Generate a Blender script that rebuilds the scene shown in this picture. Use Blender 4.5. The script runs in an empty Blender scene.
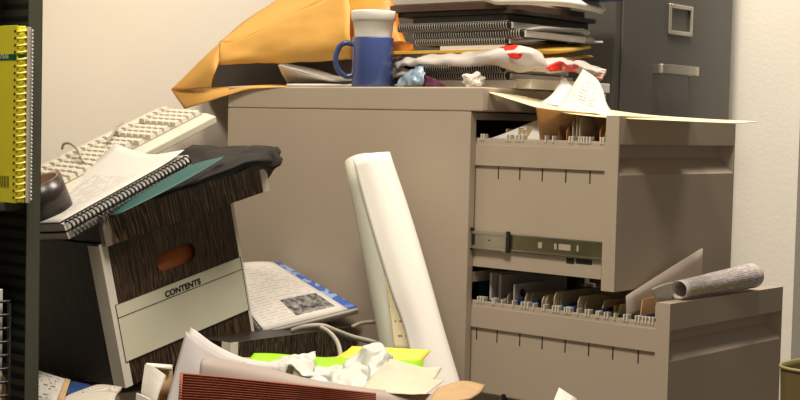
import bpy, bmesh, math, random
from mathutils import Vector as V, Matrix, noise
random.seed(7)
SC = bpy.context.scene
COL = SC.collection
H = 0.656                                   # camera height above the floor
FPX, TILT, ROLL = 1422.05, 0.0527, 0.0244   # focal length in px of an 800 px wide frame
ORG = V((-0.3544, 2.8979, 0.0)); YAW = 0.7139
AX = V((math.cos(YAW), -math.sin(YAW), 0)); BX = V((math.sin(YAW), math.cos(YAW), 0))
CAM = V((0, 0, H))

# ------------------------------------------------------------------ geometry of the place
def ray(px, py):
    X, Y = px-400, py-200
    c, s = math.cos(ROLL), math.sin(ROLL)
    x = (X*c+Y*s)/FPX; u = -(-X*s+Y*c)/FPX
    c, s = math.cos(TILT), math.sin(TILT)
    return V((x, c+u*s, -s+u*c))
def hit(px, py, p, n):
    r = ray(px, py)
    return CAM + r*((V(p)-CAM).dot(n)/r.dot(n))
def W(px, py, Y): return hit(px, py, (0, Y, 0), V((0, 1, 0)))
def S(px, py, b): return hit(px, py, ORG+BX*b, BX)
def F(px, py, a): return hit(px, py, ORG+AX*a, AX)
def Zp(px, py, z): return hit(px, py, (0, 0, z), V((0, 0, 1)))
def C(a, b, z): return ORG + AX*a + BX*b + V((0, 0, z))

# ------------------------------------------------------------------ materials
def mat(name, rgb, rough=.55, metal=0, var=.06, scale=18, bump=0, bscale=200, spec=.5, trans=0):
    m = bpy.data.materials.new(name); m.use_nodes = True
    nt = m.node_tree; N = nt.nodes; b = N['Principled BSDF']
    b.inputs['Roughness'].default_value = rough; b.inputs['Metallic'].default_value = metal
    b.inputs['Specular IOR Level'].default_value = spec
    tc = N.new('ShaderNodeTexCoord')
    nz = N.new('ShaderNodeTexNoise'); nz.inputs['Scale'].default_value = scale; nz.inputs['Detail'].default_value = 4
    nt.links.new(tc.outputs['Object'], nz.inputs['Vector'])
    rp = N.new('ShaderNodeValToRGB')
    rp.color_ramp.elements[0].color = tuple(max(0, c*(1-var)) for c in rgb)+(1,)
    rp.color_ramp.elements[1].color = tuple(min(1, c*(1+var)) for c in rgb)+(1,)
    rp.color_ramp.elements[0].position = .3; rp.color_ramp.elements[1].position = .7
    nt.links.new(nz.outputs['Fac'], rp.inputs['Fac']); nt.links.new(rp.outputs['Color'], b.inputs['Base Color'])
    if bump:
        n2 = N.new('ShaderNodeTexNoise'); n2.inputs['Scale'].default_value = bscale; n2.inputs['Detail'].default_value = 3
        nt.links.new(tc.outputs['Object'], n2.inputs['Vector'])
        bp = N.new('ShaderNodeBump'); bp.inputs['Strength'].default_value = bump; bp.inputs['Distance'].default_value = .002
        nt.links.new(n2.outputs['Fac'], bp.inputs['Height']); nt.links.new(bp.outputs['Normal'], b.inputs['Normal'])
    if trans:
        t = N.new('ShaderNodeBsdfTranslucent'); mx = N.new('ShaderNodeMixShader'); mx.inputs[0].default_value = trans
        nt.links.new(rp.outputs['Color'], t.inputs['Color'])
        nt.links.new(b.outputs[0], mx.inputs[1]); nt.links.new(t.outputs[0], mx.inputs[2])
        nt.links.new(mx.outputs[0], N['Material Output'].inputs['Surface'])
    return m
def nd(nt, t, **k):
    n = nt.nodes.new(t)
    for a, v in k.items():
        if a == 'op': n.operation = v
        elif a == 'val':
            for i, x in v.items(): n.inputs[i].default_value = x
    return n
def math_(nt, op, a, b=None):
    n = nt.nodes.new('ShaderNodeMath'); n.operation = op
    for i, x in enumerate((a, b)):
        if x is None: continue
        if isinstance(x, (int, float)): n.inputs[i].default_value = x
        else: nt.links.new(x, n.inputs[i])
    return n.outputs[0]
def printed(name, paper, ink, lines=30, words=26, u0=.1, u1=.9, v0=.08, v1=.92, dens=.45, fill=.4, trans=.1, rough=.6, hl=None, patches=()):
    """paper with rows of small unreadable print, in UV"""
    m = mat(name, paper, rough, var=.03, scale=6, trans=trans)
    nt = m.node_tree; b = nt.nodes['Principled BSDF']; L = nt.links
    base = b.inputs['Base Color'].links[0].from_socket
    uv = nt.nodes.new('ShaderNodeUVMap'); sp = nt.nodes.new('ShaderNodeSeparateXYZ'); L.new(uv.outputs[0], sp.inputs[0])
    u, v = sp.outputs[0], sp.outputs[1]
    vl = math_(nt, 'MULTIPLY', v, lines); row = math_(nt, 'FLOOR', vl); fr = math_(nt, 'FRACT', vl)
    online = math_(nt, 'LESS_THAN', fr, fill)
    cb = nt.nodes.new('ShaderNodeCombineXYZ'); L.new(math_(nt, 'MULTIPLY', u, words), cb.inputs[0]); L.new(math_(nt, 'MULTIPLY', row, 7.31), cb.inputs[1])
    nz = nt.nodes.new('ShaderNodeTexNoise'); nz.inputs['Scale'].default_value = 1; nz.inputs['Detail'].default_value = 2
    L.new(cb.outputs[0], nz.inputs['Vector'])
    wd = math_(nt, 'GREATER_THAN', nz.outputs['Fac'], dens)
    k = math_(nt, 'MULTIPLY', online, wd)
    for s, lo, hi in ((u, u0, u1), (v, v0, v1)):
        k = math_(nt, 'MULTIPLY', k, math_(nt, 'GREATER_THAN', s, lo)); k = math_(nt, 'MULTIPLY', k, math_(nt, 'LESS_THAN', s, hi))
    def over(base, fac, rgb):
        mx = nt.nodes.new('ShaderNodeMix'); mx.data_type = 'RGBA'
        L.new(fac, mx.inputs[0]); L.new(base, mx.inputs[6]); mx.inputs[7].default_value = tuple(rgb)+(1,)
        return mx.outputs[2]
    def rect(a0, a1, b0, b1):
        k = math_(nt, 'GREATER_THAN', u, a0); k = math_(nt, 'MULTIPLY', k, math_(nt, 'LESS_THAN', u, a1))
        k = math_(nt, 'MULTIPLY', k, math_(nt, 'GREATER_THAN', v, b0)); return math_(nt, 'MULTIPLY', k, math_(nt, 'LESS_THAN', v, b1))
    if hl:
        base = over(base, rect(*hl), (.85, .75, .12))
    out = over(base, k, ink)
    for (r, c0, c1, sc) in patches:      # a picture: speckled block
        n3 = nt.nodes.new('ShaderNodeTexNoise'); n3.inputs['Scale'].default_value = sc; n3.inputs['Detail'].default_value = 9; n3.inputs['Roughness'].default_value = .72
        L.new(uv.outputs[0], n3.inputs['Vector'])
        rp = nt.nodes.new('ShaderNodeValToRGB'); rp.color_ramp.elements[0].position = .40; rp.color_ramp.elements[1].position = .72
        rp.color_ramp.elements[0].color = tuple(c0)+(1,); rp.color_ramp.elements[1].color = tuple(c1)+(1,)
        L.new(n3.outputs['Fac'], rp.inputs[0])
        mx = nt.nodes.new('ShaderNodeMix'); mx.data_type = 'RGBA'
        L.new(rect(*r), mx.inputs[0]); L.new(out, mx.inputs[6]); L.new(rp.outputs[0], mx.inputs[7]); out = mx.outputs[2]
    L.new(out, b.inputs['Base Color'])
    return m
def woodgrain(name, dark, light, axis_scale=(1, 1, .12), scale=60, rough=.42, pos=(.45, .75), rot=(0, 0, 0)):
    m = mat(name, dark, rough); nt = m.node_tree; b = nt.nodes['Principled BSDF']
    tc = nt.nodes.new('ShaderNodeTexCoord'); mp = nt.nodes.new('ShaderNodeMapping'); mp.inputs['Scale'].default_value = axis_scale
    mp.inputs['Rotation'].default_value = rot
    nt.links.new(tc.outputs['Object'], mp.inputs[0])
    wv = nt.nodes.new('ShaderNodeTexWave'); wv.inputs['Scale'].default_value = scale; wv.inputs['Distortion'].default_value = 14
    wv.inputs['Detail'].default_value = 3; wv.inputs['Detail Scale'].default_value = 1.6; wv.bands_direction = 'X'
    nz = nt.nodes.new('ShaderNodeTexNoise'); nz.inputs['Scale'].default_value = 14
    nt.links.new(mp.outputs[0], wv.inputs[0]); nt.links.new(mp.outputs[0], nz.inputs['Vector'])
    k = math_(nt, 'MULTIPLY', wv.outputs['Fac'], math_(nt, 'ADD', nz.outputs['Fac'], .35))
    rp = nt.nodes.new('ShaderNodeValToRGB'); rp.color_ramp.elements[0].position, rp.color_ramp.elements[1].position = pos
    rp.color_ramp.elements[0].color = tuple(dark)+(1,); rp.color_ramp.elements[1].color = tuple(light)+(1,)
    nt.links.new(k, rp.inputs[0]); nt.links.new(rp.outputs[0], b.inputs['Base Color'])
    return m
def striped(name, c0, c1, scale=900, axis='Z', rough=.7):
    """page edges: fine bands along one object axis"""
    m = mat(name, c0, rough); nt = m.node_tree; b = nt.nodes['Principled BSDF']
    tc = nt.nodes.new('ShaderNodeTexCoord'); wv = nt.nodes.new('ShaderNodeTexWave'); wv.bands_direction = axis
    wv.inputs['Scale'].default_value = scale; wv.inputs['Distortion'].default_value = 1.2
    nt.links.new(tc.outputs['Object'], wv.inputs[0])
    rp = nt.nodes.new('ShaderNodeValToRGB'); rp.color_ramp.elements[0].color = tuple(c0)+(1,); rp.color_ramp.elements[1].color = tuple(c1)+(1,)
    nt.links.new(wv.outputs['Fac'], rp.inputs[0]); nt.links.new(rp.outputs[0], b.inputs['Base Color'])
    return m

M = {}
M['wall'] = mat('wall_paint', (.86, .79, .68), .75, var=.02, scale=3, bump=.08, bscale=260)
M['wall2'] = mat('wall_paint_rough', (.84, .80, .71), .75, var=.02, scale=4, bump=.2, bscale=120)
M['floor'] = mat('carpet', (.12, .10, .085), .95, var=.3, scale=90, bump=.5)
M['beige'] = mat('beige_enamel', (.50, .418, .325), .42, var=.02, scale=5, bump=.06, bscale=500)
M['char'] = mat('charcoal_enamel', (.088, .085, .078), .38, var=.04, scale=6, bump=.08, bscale=500)
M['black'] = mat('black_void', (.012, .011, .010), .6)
M['steel'] = mat('zinc_steel', (.50, .47, .38), .34, 1, var=.1, scale=30)
M['olive_steel'] = mat('olive_zinc', (.30, .28, .17), .40, 1, var=.1, scale=30)
M['nickel'] = mat('brushed_nickel', (.74, .70, .62), .42, 1, var=.08)
M['tab'] = mat('white_plastic', (.72, .69, .58), .4)
M['hang'] = mat('olive_folder', (.13, .125, .075), .8, var=.15)
M['bluef'] = mat('blue_folder', (.045, .09, .30), .6)
M['manila'] = mat('manila', (.74, .52, .27), .65, var=.05, trans=.42)
M['orange_buff'] = mat('glow_orange_card', (.75, .40, .15), .6, trans=.3)  # buff card tinted orange to paint the glow under the bent folder
M['manila_pale'] = mat('manila_pale', (.82, .70, .46), .65, var=.04, trans=.12)
M['paper'] = mat('white_paper', (.72, .70, .655), .65, var=.02, trans=.15)
M['paper_grey'] = mat('greyish_paper', (.62, .59, .57), .6, var=.04, trans=.15)
M['pages'] = striped('page_edges', (.86, .83, .77), (.70, .67, .60))
M['pagesd'] = striped('worn_page_edges', (.58, .53, .46), (.36, .32, .27), 700)
M['wire'] = mat('black_wire', (.02, .019, .018), .3, 0, spec=.8)
M['wire_hi'] = mat('bright_wire', (.55, .52, .47), .35, .3)
M['blackc'] = mat('black_cover', (.016, .014, .013), .4)
M['brownc'] = mat('brown_cover', (.075, .038, .022), .5, var=.15)
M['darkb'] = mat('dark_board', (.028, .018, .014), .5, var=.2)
M['yellow_book'] = mat('yellow_cover', (.88, .79, .045), .4, var=.03)
M['green'] = mat('green_print', (.01, .115, .045), .45)
M['white'] = mat('white_print', (.80, .79, .72), .5)
M['ink'] = mat('black_ink', (.02, .02, .018), .6)
M['shelf'] = mat('green_grey_metal', (.068, .072, .052), .42, var=.08, scale=8)
M['shelf_in'] = mat('dark_metal', (.05, .052, .038), .5, var=.1)
M['kraft'] = mat('kraft_board', (.43, .285, .145), .8, var=.07, scale=30)
M['whiteboard'] = mat('white_board', (.80, .76, .66), .6, var=.05)
M['label'] = mat('label_cream', (.74, .73, .57), .5, var=.02)
M['woodf'] = woodgrain('woodgrain_print', (.015, .009, .006), (.14, .082, .042), scale=58, pos=(.35, .95))
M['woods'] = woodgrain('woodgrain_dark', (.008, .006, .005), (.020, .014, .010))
M['woodl'] = woodgrain('woodgrain_lid', (.013, .008, .005), (.20, .122, .066), scale=46, rough=.35, rot=(0, .5, 0))
M['woodb'] = woodgrain('woodgrain_streaks', (.012, .009, .006), (.15, .11, .065), scale=85, pos=(.5, .85))
M['orange_in'] = mat('orange_card', (.46, .13, .035), .7)
M['teal'] = mat('teal_card', (.016, .082, .076), .5, var=.04)
M['cloth'] = mat('black_nylon', (.014, .012, .011), .7, var=.2, bump=.3, bscale=300, spec=.3)
M['key'] = mat('key_plastic', (.64, .60, .50), .5)
M['kb'] = mat('keyboard_plastic', (.60, .56, .46), .5)
M['cord'] = mat('grey_cord', (.36, .335, .27), .5)
M['tape'] = mat('brown_tape', (.030, .020, .018), .3, var=.1)
M['core'] = mat('cardboard_core', (.38, .22, .14), .8)
M['env'] = mat('kraft_envelope', (.72, .40, .085), .55, var=.05, scale=10, bump=.3, bscale=40, trans=.15)
M['orange'] = mat('orange_paper', (.75, .24, .025), .5, var=.15, trans=.1)
M['gold'] = mat('gold_mailer', (.75, .45, .07), .5, var=.06)
M['foam'] = mat('foam_cup', (.84, .81, .74), .6, var=.01, bump=.1, bscale=400)
M['mug'] = mat('blue_glaze', (.052, .080, .225), .16, var=.03)
M['redbrown'] = mat('redrope', (.27, .085, .045), .75, var=.12, scale=40)
M['lime'] = mat('lime_card', (.30, .62, .01), .5)
M['lemon'] = mat('lemon_card', (.76, .66, .06), .5, var=.05)
M['olivep'] = mat('olive_paper', (.46, .36, .10), .6)
M['plastic'] = mat('white_film', (.78, .79, .73), .30, var=.03, trans=.3)
M['tan'] = mat('tan_paper', (.76, .65, .50), .6, var=.05, trans=.2)
M['pinkp'] = mat('dull_paper', (.40, .325, .285), .6, var=.03, trans=.1)
M['lilac'] = mat('cool_paper', (.44, .41, .405), .6, var=.03, trans=.1)
M['tissue'] = mat('tissue', (.80, .76, .70), .8, var=.02, bump=.5, bscale=90, trans=.15)
M['bin'] = mat('olive_bin', (.155, .125, .045), .4, var=.05)
M['poster'] = mat('poster_back', (.76, .73, .67), .6, var=.02, scale=4)
M['poster_shade'] = mat('poster_roll_shade', (.60, .60, .50), .6, var=.02, scale=4)  # same poster paper, darker and greener to paint the roll's shading
M['woodruler'] = mat('varnished_board', (.26, .12, .035), .5, var=.15)
M['navy'] = mat('navy_cover', (.02, .05, .17), .4, var=.2)
M['blueplastic'] = mat('blue_film', (.26, .36, .46), .25, var=.4, scale=45)
M['purple'] = mat('purple_film', (.14, .03, .09), .3, var=.5, scale=60)
M['glossgrey'] = mat('glossy_print', (.36, .33, .30), .3, var=.35, scale=12)

# ------------------------------------------------------------------ mesh helpers
class MB:
    def __init__(s): s.v, s.f, s.m, s.uv, s.sm = [], [], [], {}, []
    def add(s, vs, fs, mi=0, smooth=False, uvs=None):
        o = len(s.v); s.v += [V(p) for p in vs]
        for k, f in enumerate(fs):
            s.f.append([i+o for i in f]); s.m.append(mi); s.sm.append(smooth)
            if uvs: s.uv[len(s.f)-1] = [uvs[i] for i in f]
        return s
    def box(s, x0, x1, y0, y1, z0, z1, mi=0, T=None):
        vs = [V((x, y, z)) for z in (z0, z1) for y in (y0, y1) for x in (x0, x1)]
        if T: vs = [T(p) for p in vs]
        return s.add(vs, [(0, 2, 3, 1), (4, 5, 7, 6), (0, 1, 5, 4), (2, 6, 7, 3), (0, 4, 6, 2), (1, 3, 7, 5)], mi)
    def prism(s, poly, h0, h1, T, mi=0):
        n = len(poly); vs = [T(V((x, y, h0))) for x, y in poly]+[T(V((x, y, h1))) for x, y in poly]
        return s.add(vs, [tuple(range(n))[::-1], tuple(range(n, 2*n))]+[(i, (i+1) % n, n+(i+1) % n, n+i) for i in range(n)], mi)
    def tube(s, pts, r, n=8, mi=0, cap=True, closed=False):
        pts = [V(p) for p in pts]; P = len(pts); vs = []; up = None
        rr = r if isinstance(r, (list, tuple)) else [r]*P
        for i, p in enumerate(pts):
            if closed: t = pts[(i+1) % P]-pts[i-1]
            else: t = pts[min(i+1, P-1)]-pts[max(i-1, 0)]
            t.normalize()
            if up is None: up = V((0, 0, 1)) if abs(t.z) < .9 else V((1, 0, 0))
            up = (up-t*up.dot(t)).normalized(); sd = t.cross(up)
            vs += [p+(up*math.cos(2*math.pi*k/n)+sd*math.sin(2*math.pi*k/n))*rr[i] for k in range(n)]
        fs = [(i*n+k, i*n+(k+1) % n, ((i+1) % P)*n+(k+1) % n, ((i+1) % P)*n+k) for i in range(P if closed else P-1) for k in range(n)]
        if cap and not closed: fs += [tuple(range(n))[::-1], tuple(range((P-1)*n, P*n))]
        return s.add(vs, fs, mi, True)
    def lathe(s, prof, T=lambda p: p, n=40, mi=0, smooth=True):
        P = len(prof)
        vs = [T(V((r*math.cos(2*math.pi*k/n), r*math.sin(2*math.pi*k/n), z))) for r, z in prof for k in range(n)]
        return s.add(vs, [(i*n+k, i*n+(k+1) % n, (i+1)*n+(k+1) % n, (i+1)*n+k) for i in range(P-1) for k in range(n)], mi, smooth)
    def grid(s, rows, mi=0, smooth=True):
        R, Q = len(rows), len(rows[0]); vs = [p for r in rows for p in r]
        uvs = [(j/(Q-1), 1-i/(R-1)) for i in range(R) for j in range(Q)]
        return s.add(vs, [(i*Q+j, i*Q+j+1, (i+1)*Q+j+1, (i+1)*Q+j) for i in range(R-1) for j in range(Q-1)], mi, smooth, uvs)
def prop(o, label=None, cat=None, group=None, kind=None):
    for k, v in (('label', label), ('category', cat), ('group', group), ('kind', kind)):
        if v: o[k] = v
    return o
def build(name, mb, mats, parent=None, bevel=0, solid=0, offset=0, local=False, recalc=True, seg=2):
    """link one mesh object; MB coordinates are world unless local; top-level meshes get their origin at their base"""
    me = bpy.data.meshes.new(name)
    vs = mb.v
    if not local:
        if parent is not None: inv = MW[parent.name].inverted(); vs = [inv @ p for p in vs]; base = None
        else:
            lo = V([min(p[i] for p in vs) for i in range(3)]); hi = V([max(p[i] for p in vs) for i in range(3)])
            base = V(((lo.x+hi.x)/2, (lo.y+hi.y)/2, lo.z)); vs = [p-base for p in vs]
    me.from_pydata(vs, [], mb.f)
    if mb.uv:
        ul = me.uv_layers.new(name='UVMap')
        for fi, us in mb.uv.items():
            for li, uv in zip(me.polygons[fi].loop_indices, us): ul.data[li].uv = uv
    mats = mats if isinstance(mats, (list, tuple)) else [mats]
    for m in mats: me.materials.append(m)
    for p, mi, sm in zip(me.polygons, mb.m, mb.sm): p.material_index = mi; p.use_smooth = sm
    if recalc:
        bm = bmesh.new(); bm.from_mesh(me); bmesh.ops.recalc_face_normals(bm, faces=bm.faces); bm.to_mesh(me); bm.free()
    o = bpy.data.objects.new(name, me); COL.objects.link(o)
    if parent is not None: o.parent = parent; MW[o.name] = MW[parent.name]
    else:
        if not local: o.location = base; MW[o.name] = Matrix.Translation(base)
        else: MW[o.name] = Matrix.Identity(4)
    if bevel:
        b = o.modifiers.new('bevel', 'BEVEL'); b.width = bevel; b.segments = seg; b.limit_method = 'ANGLE'; b.angle_limit = .6
    if solid:
        s = o.modifiers.new('solid', 'SOLIDIFY'); s.thickness = solid; s.offset = offset
    return o
MW = {}
def empty(name, mtx, label, cat, group=None):
    o = bpy.data.objects.new(name, None); COL.objects.link(o); o.empty_display_size = .05
    o.matrix_world = mtx; MW[o.name] = mtx.copy()
    return prop(o, label, cat, group)
def frame(p, ex, ez):
    """matrix at p with x along ex and z as near ez as possible"""
    ex = V(ex).normalized(); ez = V(ez); ez = (ez-ex*ez.dot(ex)).normalized(); ey = ez.cross(ex)
    return Matrix(((ex.x, ey.x, ez.x, p[0]), (ex.y, ey.y, ez.y, p[1]), (ex.z, ey.z, ez.z, p[2]), (0, 0, 0, 1)))
CABM = Matrix.Translation(ORG) @ Matrix.Rotation(-YAW, 4, 'Z')
def cr(p0, p1, p2, p3, t):
    return .5*((2*p1)+(p2-p0)*t+(2*p0-5*p1+4*p2-p3)*t*t+(3*p1-p0-3*p2+p3)*t**3)
def dense(pts, n):
    out = []
    for i in range(len(pts)-1):
        a, b, c, d = pts[max(i-1, 0)], pts[i], pts[i+1], pts[min(i+2, len(pts)-1)]
        if i == 0: a = 2*b-c
        if i == len(pts)-2: d = 2*c-b
        out += [cr(a, b, c, d, k/n) for k in range(n)]
    return out+[pts[-1]]
def surf(rows, n=6):
    r = [dense([V(p) for p in q], n) for q in rows]
    cols = [dense([r[i][j] for i in range(len(r))], n) for j in range(len(r[0]))]
    return [[cols[j][i] for j in range(len(cols))] for i in range(len(cols[0]))]
def sheet(name, rows, m, parent=None, t=.0006, n=6, wob=0, seed=0, label=None, cat=None, group=None, fs=9, offset=0):
    g = surf(rows, n)
    if wob:
        g = [[p+noise.noise_vector(p*fs+V((seed, seed*2, 0)))*wob+noise.noise_vector(p*fs*2.4+V((seed, 5, seed)))*wob*.5 for p in r] for r in g]
    o = build(name, MB().grid(g), m, parent, solid=t, offset=offset)
    return prop(o, label, cat, group)
def copyobj(o, parent=None):
    c = o.copy(); COL.objects.link(c)
    if parent is not None: c.parent = parent
    return c
def copy_tree(o, parent=None):
    c = copyobj(o, parent); 
    for ch in list(o.children): copy_tree(ch, c)
    return c
def text_obj(name, s, size, mtx, m, parent, depth=.0004, align='CENTER'):
    cu = bpy.data.curves.new(name, 'FONT'); cu.body = s; cu.size = size; cu.extrude = depth; cu.align_x = align; cu.offset = size*.034
    t = bpy.data.objects.new(name, cu); COL.objects.link(t)
    bpy.context.view_layer.update()
    me = bpy.data.meshes.new_from_object(t.evaluated_get(bpy.context.evaluated_depsgraph_get()))
    bpy.data.objects.remove(t); me.materials.clear(); me.materials.append(m)
    me.transform(MW[parent.name].inverted() @ mtx)
    o = bpy.data.objects.new(name, me); COL.objects.link(o); o.parent = parent; MW[o.name] = MW[parent.name]
    return o
def coil_mb(p0, p1, e, n, r, turns, wr, seg=9, sides=5, dbl=False):
    """wire spiral along p0-p1; e, n span its round section"""
    mb = MB(); p0, p1 = V(p0), V(p1); N = turns*seg; pts = []
    for i in range(N+1):
        a = 2*math.pi*i/seg
        pts.append(p0.lerp(p1, i/N)+(V(e)*math.cos(a)+V(n)*math.sin(a))*r)
    return mb.tube(pts, wr, sides)
def crumple(name, c, size, m, seed, parent=None, sub=4, amp=.35, rough=3.2, label=None, cat=None, group=None, squash=None, floor=None, smooth=False):
    bm = bmesh.new(); bmesh.ops.create_icosphere(bm, subdivisions=sub, radius=1)
    mb = MB(); vs = []
    for v in bm.verts:
        p = v.co.copy(); q = p*1.0+V((seed*3.1, seed*1.7, seed))
        d = 1+amp*(abs(noise.noise(q*rough*.45))*1.6-.5)+amp*.5*(abs(noise.noise(q*rough))*1.5-.4)+amp*.16*noise.noise(q*rough*2.6)
        p = p*d; p = V((p.x*size[0], p.y*size[1], p.z*size[2]))+V(c)
        if floor is not None: p.z = max(p.z, floor)
        vs.append(p)
    mb.add(vs, [tuple(v.index for v in f.verts) for f in bm.faces], 0, smooth); bm.free()
    return prop(build(name, mb, m, parent), label, cat, group)

# ------------------------------------------------------------------ camera and light
cam = bpy.data.cameras.new('camera'); cam.sensor_width = 36; cam.lens = FPX/800*36; cam.clip_start = .05
co = bpy.data.objects.new('camera', cam); COL.objects.link(co); SC.camera = co
cr_, sr_ = math.cos(ROLL), math.sin(ROLL)
ex = V((1, 0, 0)); eu = V((0, math.sin(TILT), math.cos(TILT))); dd = V((0, math.cos(TILT), -math.sin(TILT)))
rt = ex*cr_+eu*sr_; up = eu*cr_-ex*sr_
co.matrix_world = Matrix(((rt.x, up.x, -dd.x, 0), (rt.y, up.y, -dd.y, 0), (rt.z, up.z, -dd.z, H), (0, 0, 0, 1)))
def area(name, loc, aim, sx, sy, power, rgb):
    l = bpy.data.lights.new(name, 'AREA'); l.shape = 'RECTANGLE'; l.size = sx; l.size_y = sy; l.energy = power; l.color = rgb
    o = bpy.data.objects.new(name, l); COL.objects.link(o); o.location = loc
    o.rotation_euler = (V(aim)-V(loc)).to_track_quat('-Z', 'Y').to_euler()
    return o
LP = C(1.02, .25, 2.45)
area('ceiling_lamp', LP, LP+V((-.05, .1, -2)), .8, .4, 40, (1, .89, .74))
LP = C(1.0, -1.2, 2.45)
area('ceiling_lamp', LP, LP+V((.05, .1, -2)), .9, .45, 42, (1, .89, .74))
w = bpy.data.worlds.new('room'); SC.world = w; w.use_nodes = True
w.node_tree.nodes['Background'].inputs[0].default_value = (1, .88, .72, 1); w.node_tree.nodes['Background'].inputs[1].default_value = .10
SC.view_settings.view_transform = 'Standard'; SC.view_settings.look = 'None'; SC.view_settings.gamma = 1; SC.view_settings.use_curve_mapping = False
SC.view_settings.exposure = .42

# ------------------------------------------------------------------ the room
def structure(name, mb, m):
    o = build(name, mb, m); o['kind'] = 'structure'; return o
structure('floor', MB().box(-2.6, 2.8, -.8, 4.6, -.06, 0), M['floor'])
AW = -.235                                   # the back wall stands this far behind the cabinets
Tc = lambda p: CABM @ p
structure('wall_back', MB().box(AW-.1, AW, -2.3, 2.0, 0, 2.7, T=Tc), M['wall'])
ACR = .812
structure('wall_right', MB().box(AW, ACR, .905, 2.0, 0, 2.7, T=Tc), M['wall2'])

# ------------------------------------------------------------------ beige filing cabinet
Wd, D, TF = .3913, .6282, .0249
ZT = H+.0693
cab = empty('filing_cabinet', CABM, 'low beige steel filing cabinet with both drawers pulled open', 'filing cabinet')
mb = MB()
zs = H+.0263
mb.box(0, D, 0, .0015, .02, zs, mi=0); mb.box(0, .002, 0, Wd, .02, zs); mb.box(0, D, Wd-.0015, Wd, .02, zs)
mb.box(0, D, 0, Wd, 0, .03)
mb.box(D-.02, D-.0003, .0012, .0165, .02, zs-.001); mb.box(D-.02, D-.0003, Wd-.0165, Wd-.0012, .02, zs-.001)
mb.box(D-.02, D-.0005, .0165, Wd-.0165, H+.0125, zs-.001)
mb.box(D-.02, D-.002, .0165, Wd-.0165, H-.262-.012, H-.262+.006)
build('body', mb, M['beige'], cab, local=True, bevel=.0012)
mb = MB().box(0, D+TF, -.0005, Wd+.0005, zs+.0006, ZT)
build('top', mb, M['beige'], cab, local=True, bevel=.0025)
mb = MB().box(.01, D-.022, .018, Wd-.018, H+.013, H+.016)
build('inner_black_sheet', mb, M['black'], cab, local=True)  # black sheet just under the cabinet top
def drawer(zt, zb, E, zrt, zrb, zrail, zledge, zband, slits, zslide):
    """zt top and zb bottom of the front, E its rear face, recess zrt..zrb"""
    d = MB()
    x0 = E-.60
    # the side facing us: band, recessed panel, foot strip, far side, bottom, back
    zlow = zb+.016
    for y0, y1 in ((.0205, .0225), (Wd-.0225, Wd-.0205)):
        d.box(x0, E, y0, y1, zlow, zrail)
    d.box(x0, E, .0165, .0225, zband, zledge); d.box(x0, E, .0190, .0225, zledge, zrail-.002)
    d.box(x0, E, Wd-.0225, Wd-.0165, zband, zledge)
    d.box(x0, E-.012, .0175, .0225, zlow, zslide-.004)
    d.box(x0, E, .0205, Wd-.0205, zlow, zlow+.004); d.box(x0, x0+.003, .0205, Wd-.0205, zlow, zrail-.03)
    d.box(E-.081, E-.065, .0168, .0176, zslide-.0135, zslide-.004, mi=1); d.box(E-.062, E-.030, .0170, .0176, zslide-.0125, zslide-.004, mi=1)
    for a in slits:
        d.box(a-.0011, a+.0011, .0198, .0206, zband-.0225, zband-.001, mi=1)
    b = build('drawer', d, [M['beige'], M['black']], cab, local=True, bevel=.0008)
    # front with a finger recess under a top band
    f = MB(); X0, X1 = E, E+TF; y0, y1 = 0, Wd
    pw = .0035
    f.box(X0, X1, y0, y0+pw, zb, zt); f.box(X0, X1, y1-pw, y1, zb, zt)
    f.box(X0, X1, y0+pw, y1-pw, zrt, zt); f.box(X0, X1, y0+pw, y1-pw, zb, zrb)
    f.box(X0, X0+.004, y0+pw, y1-pw, zrb, zrt)
    # sloped floor of the recess
    f.add([(X1-.0005, y0+.0035, zrb), (X1-.0005, y1-.0035, zrb), (X0+.004, y1-.02, zrb+.028), (X0+.004, y0+.02, zrb+.028)], [(0, 1, 2, 3)])
    f.add([(X1-.0005, y1-.0035, zrb), (X1-.0005, y1-.0035, zrt), (X0+.004, y1-.02, zrt), (X0+.004, y1-.02, zrb+.028)], [(0, 1, 2, 3)])
    f.add([(X1-.0005, y0+.0035, zrb), (X1-.0005, y0+.0035, zrt), (X0+.004, y0+.02, zrt), (X0+.004, y0+.02, zrb+.028)], [(0, 1, 2, 3)])
    fo = build('drawer_front', f, M['beige'], b, local=True, recalc=False)
    # slide on the near side
    s = MB(); zc = zslide
    s.box(D-.02, E, .0125, .0165, zc, zc+.026, mi=1)
    s.box(D-.02, E, .0115, .0135, zc-.0015, zc+.001, mi=0); s.box(D-.02, E, .0115, .0135, zc+.025, zc+.0275, mi=0)
    for a0, a1 in ((.052, .060), (.085, .090), (.094, .118), (.130, .134)):
        s.box(D+.09+a0+.0, D+.09+a1, .0121, .0126, zc+.008, zc+.018, mi=3)
    build('slide_rail', s, [M['steel'], M['olive_steel'], M['black'], M['beige']], b, local=True, bevel=.0005)
    s = MB(); x1 = D+.078
    s.box(D-.02, x1, .0085, .0115, zc-.003, zc+.003); s.box(D-.02, x1, .0085, .0115, zc+.023, zc+.029); s.box(D-.02, x1, .0105, .0124, zc+.003, zc+.023)
    s.box(x1-.008, x1-.001, .0072, .0106, zc-.004, zc+.003); s.box(x1-.007, x1, .0072, .0106, zc+.021, zc+.026)
    s.box(x1-.001, x1+.006, .0075, .0120, zc-.005, zc+.032, mi=1)
    s.box(D-.001, D+.007, .0072, .0106, zc+.028, zc+.034, mi=1); s.box(D-.001, D+.004, .0072, .0106, zc-.006, zc-.002, mi=1)
    s.box(D+.001, D+.007, .0090, .0106, zc+.004, zc+.022, mi=1)
    s.box(D+.038, D+.041, .0095, .0106, zc+.012, zc+.015, mi=1)
    build('slide_bracket', s, [M['steel'], M['black']], b, local=True, bevel=.0006)
    return b
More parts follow.
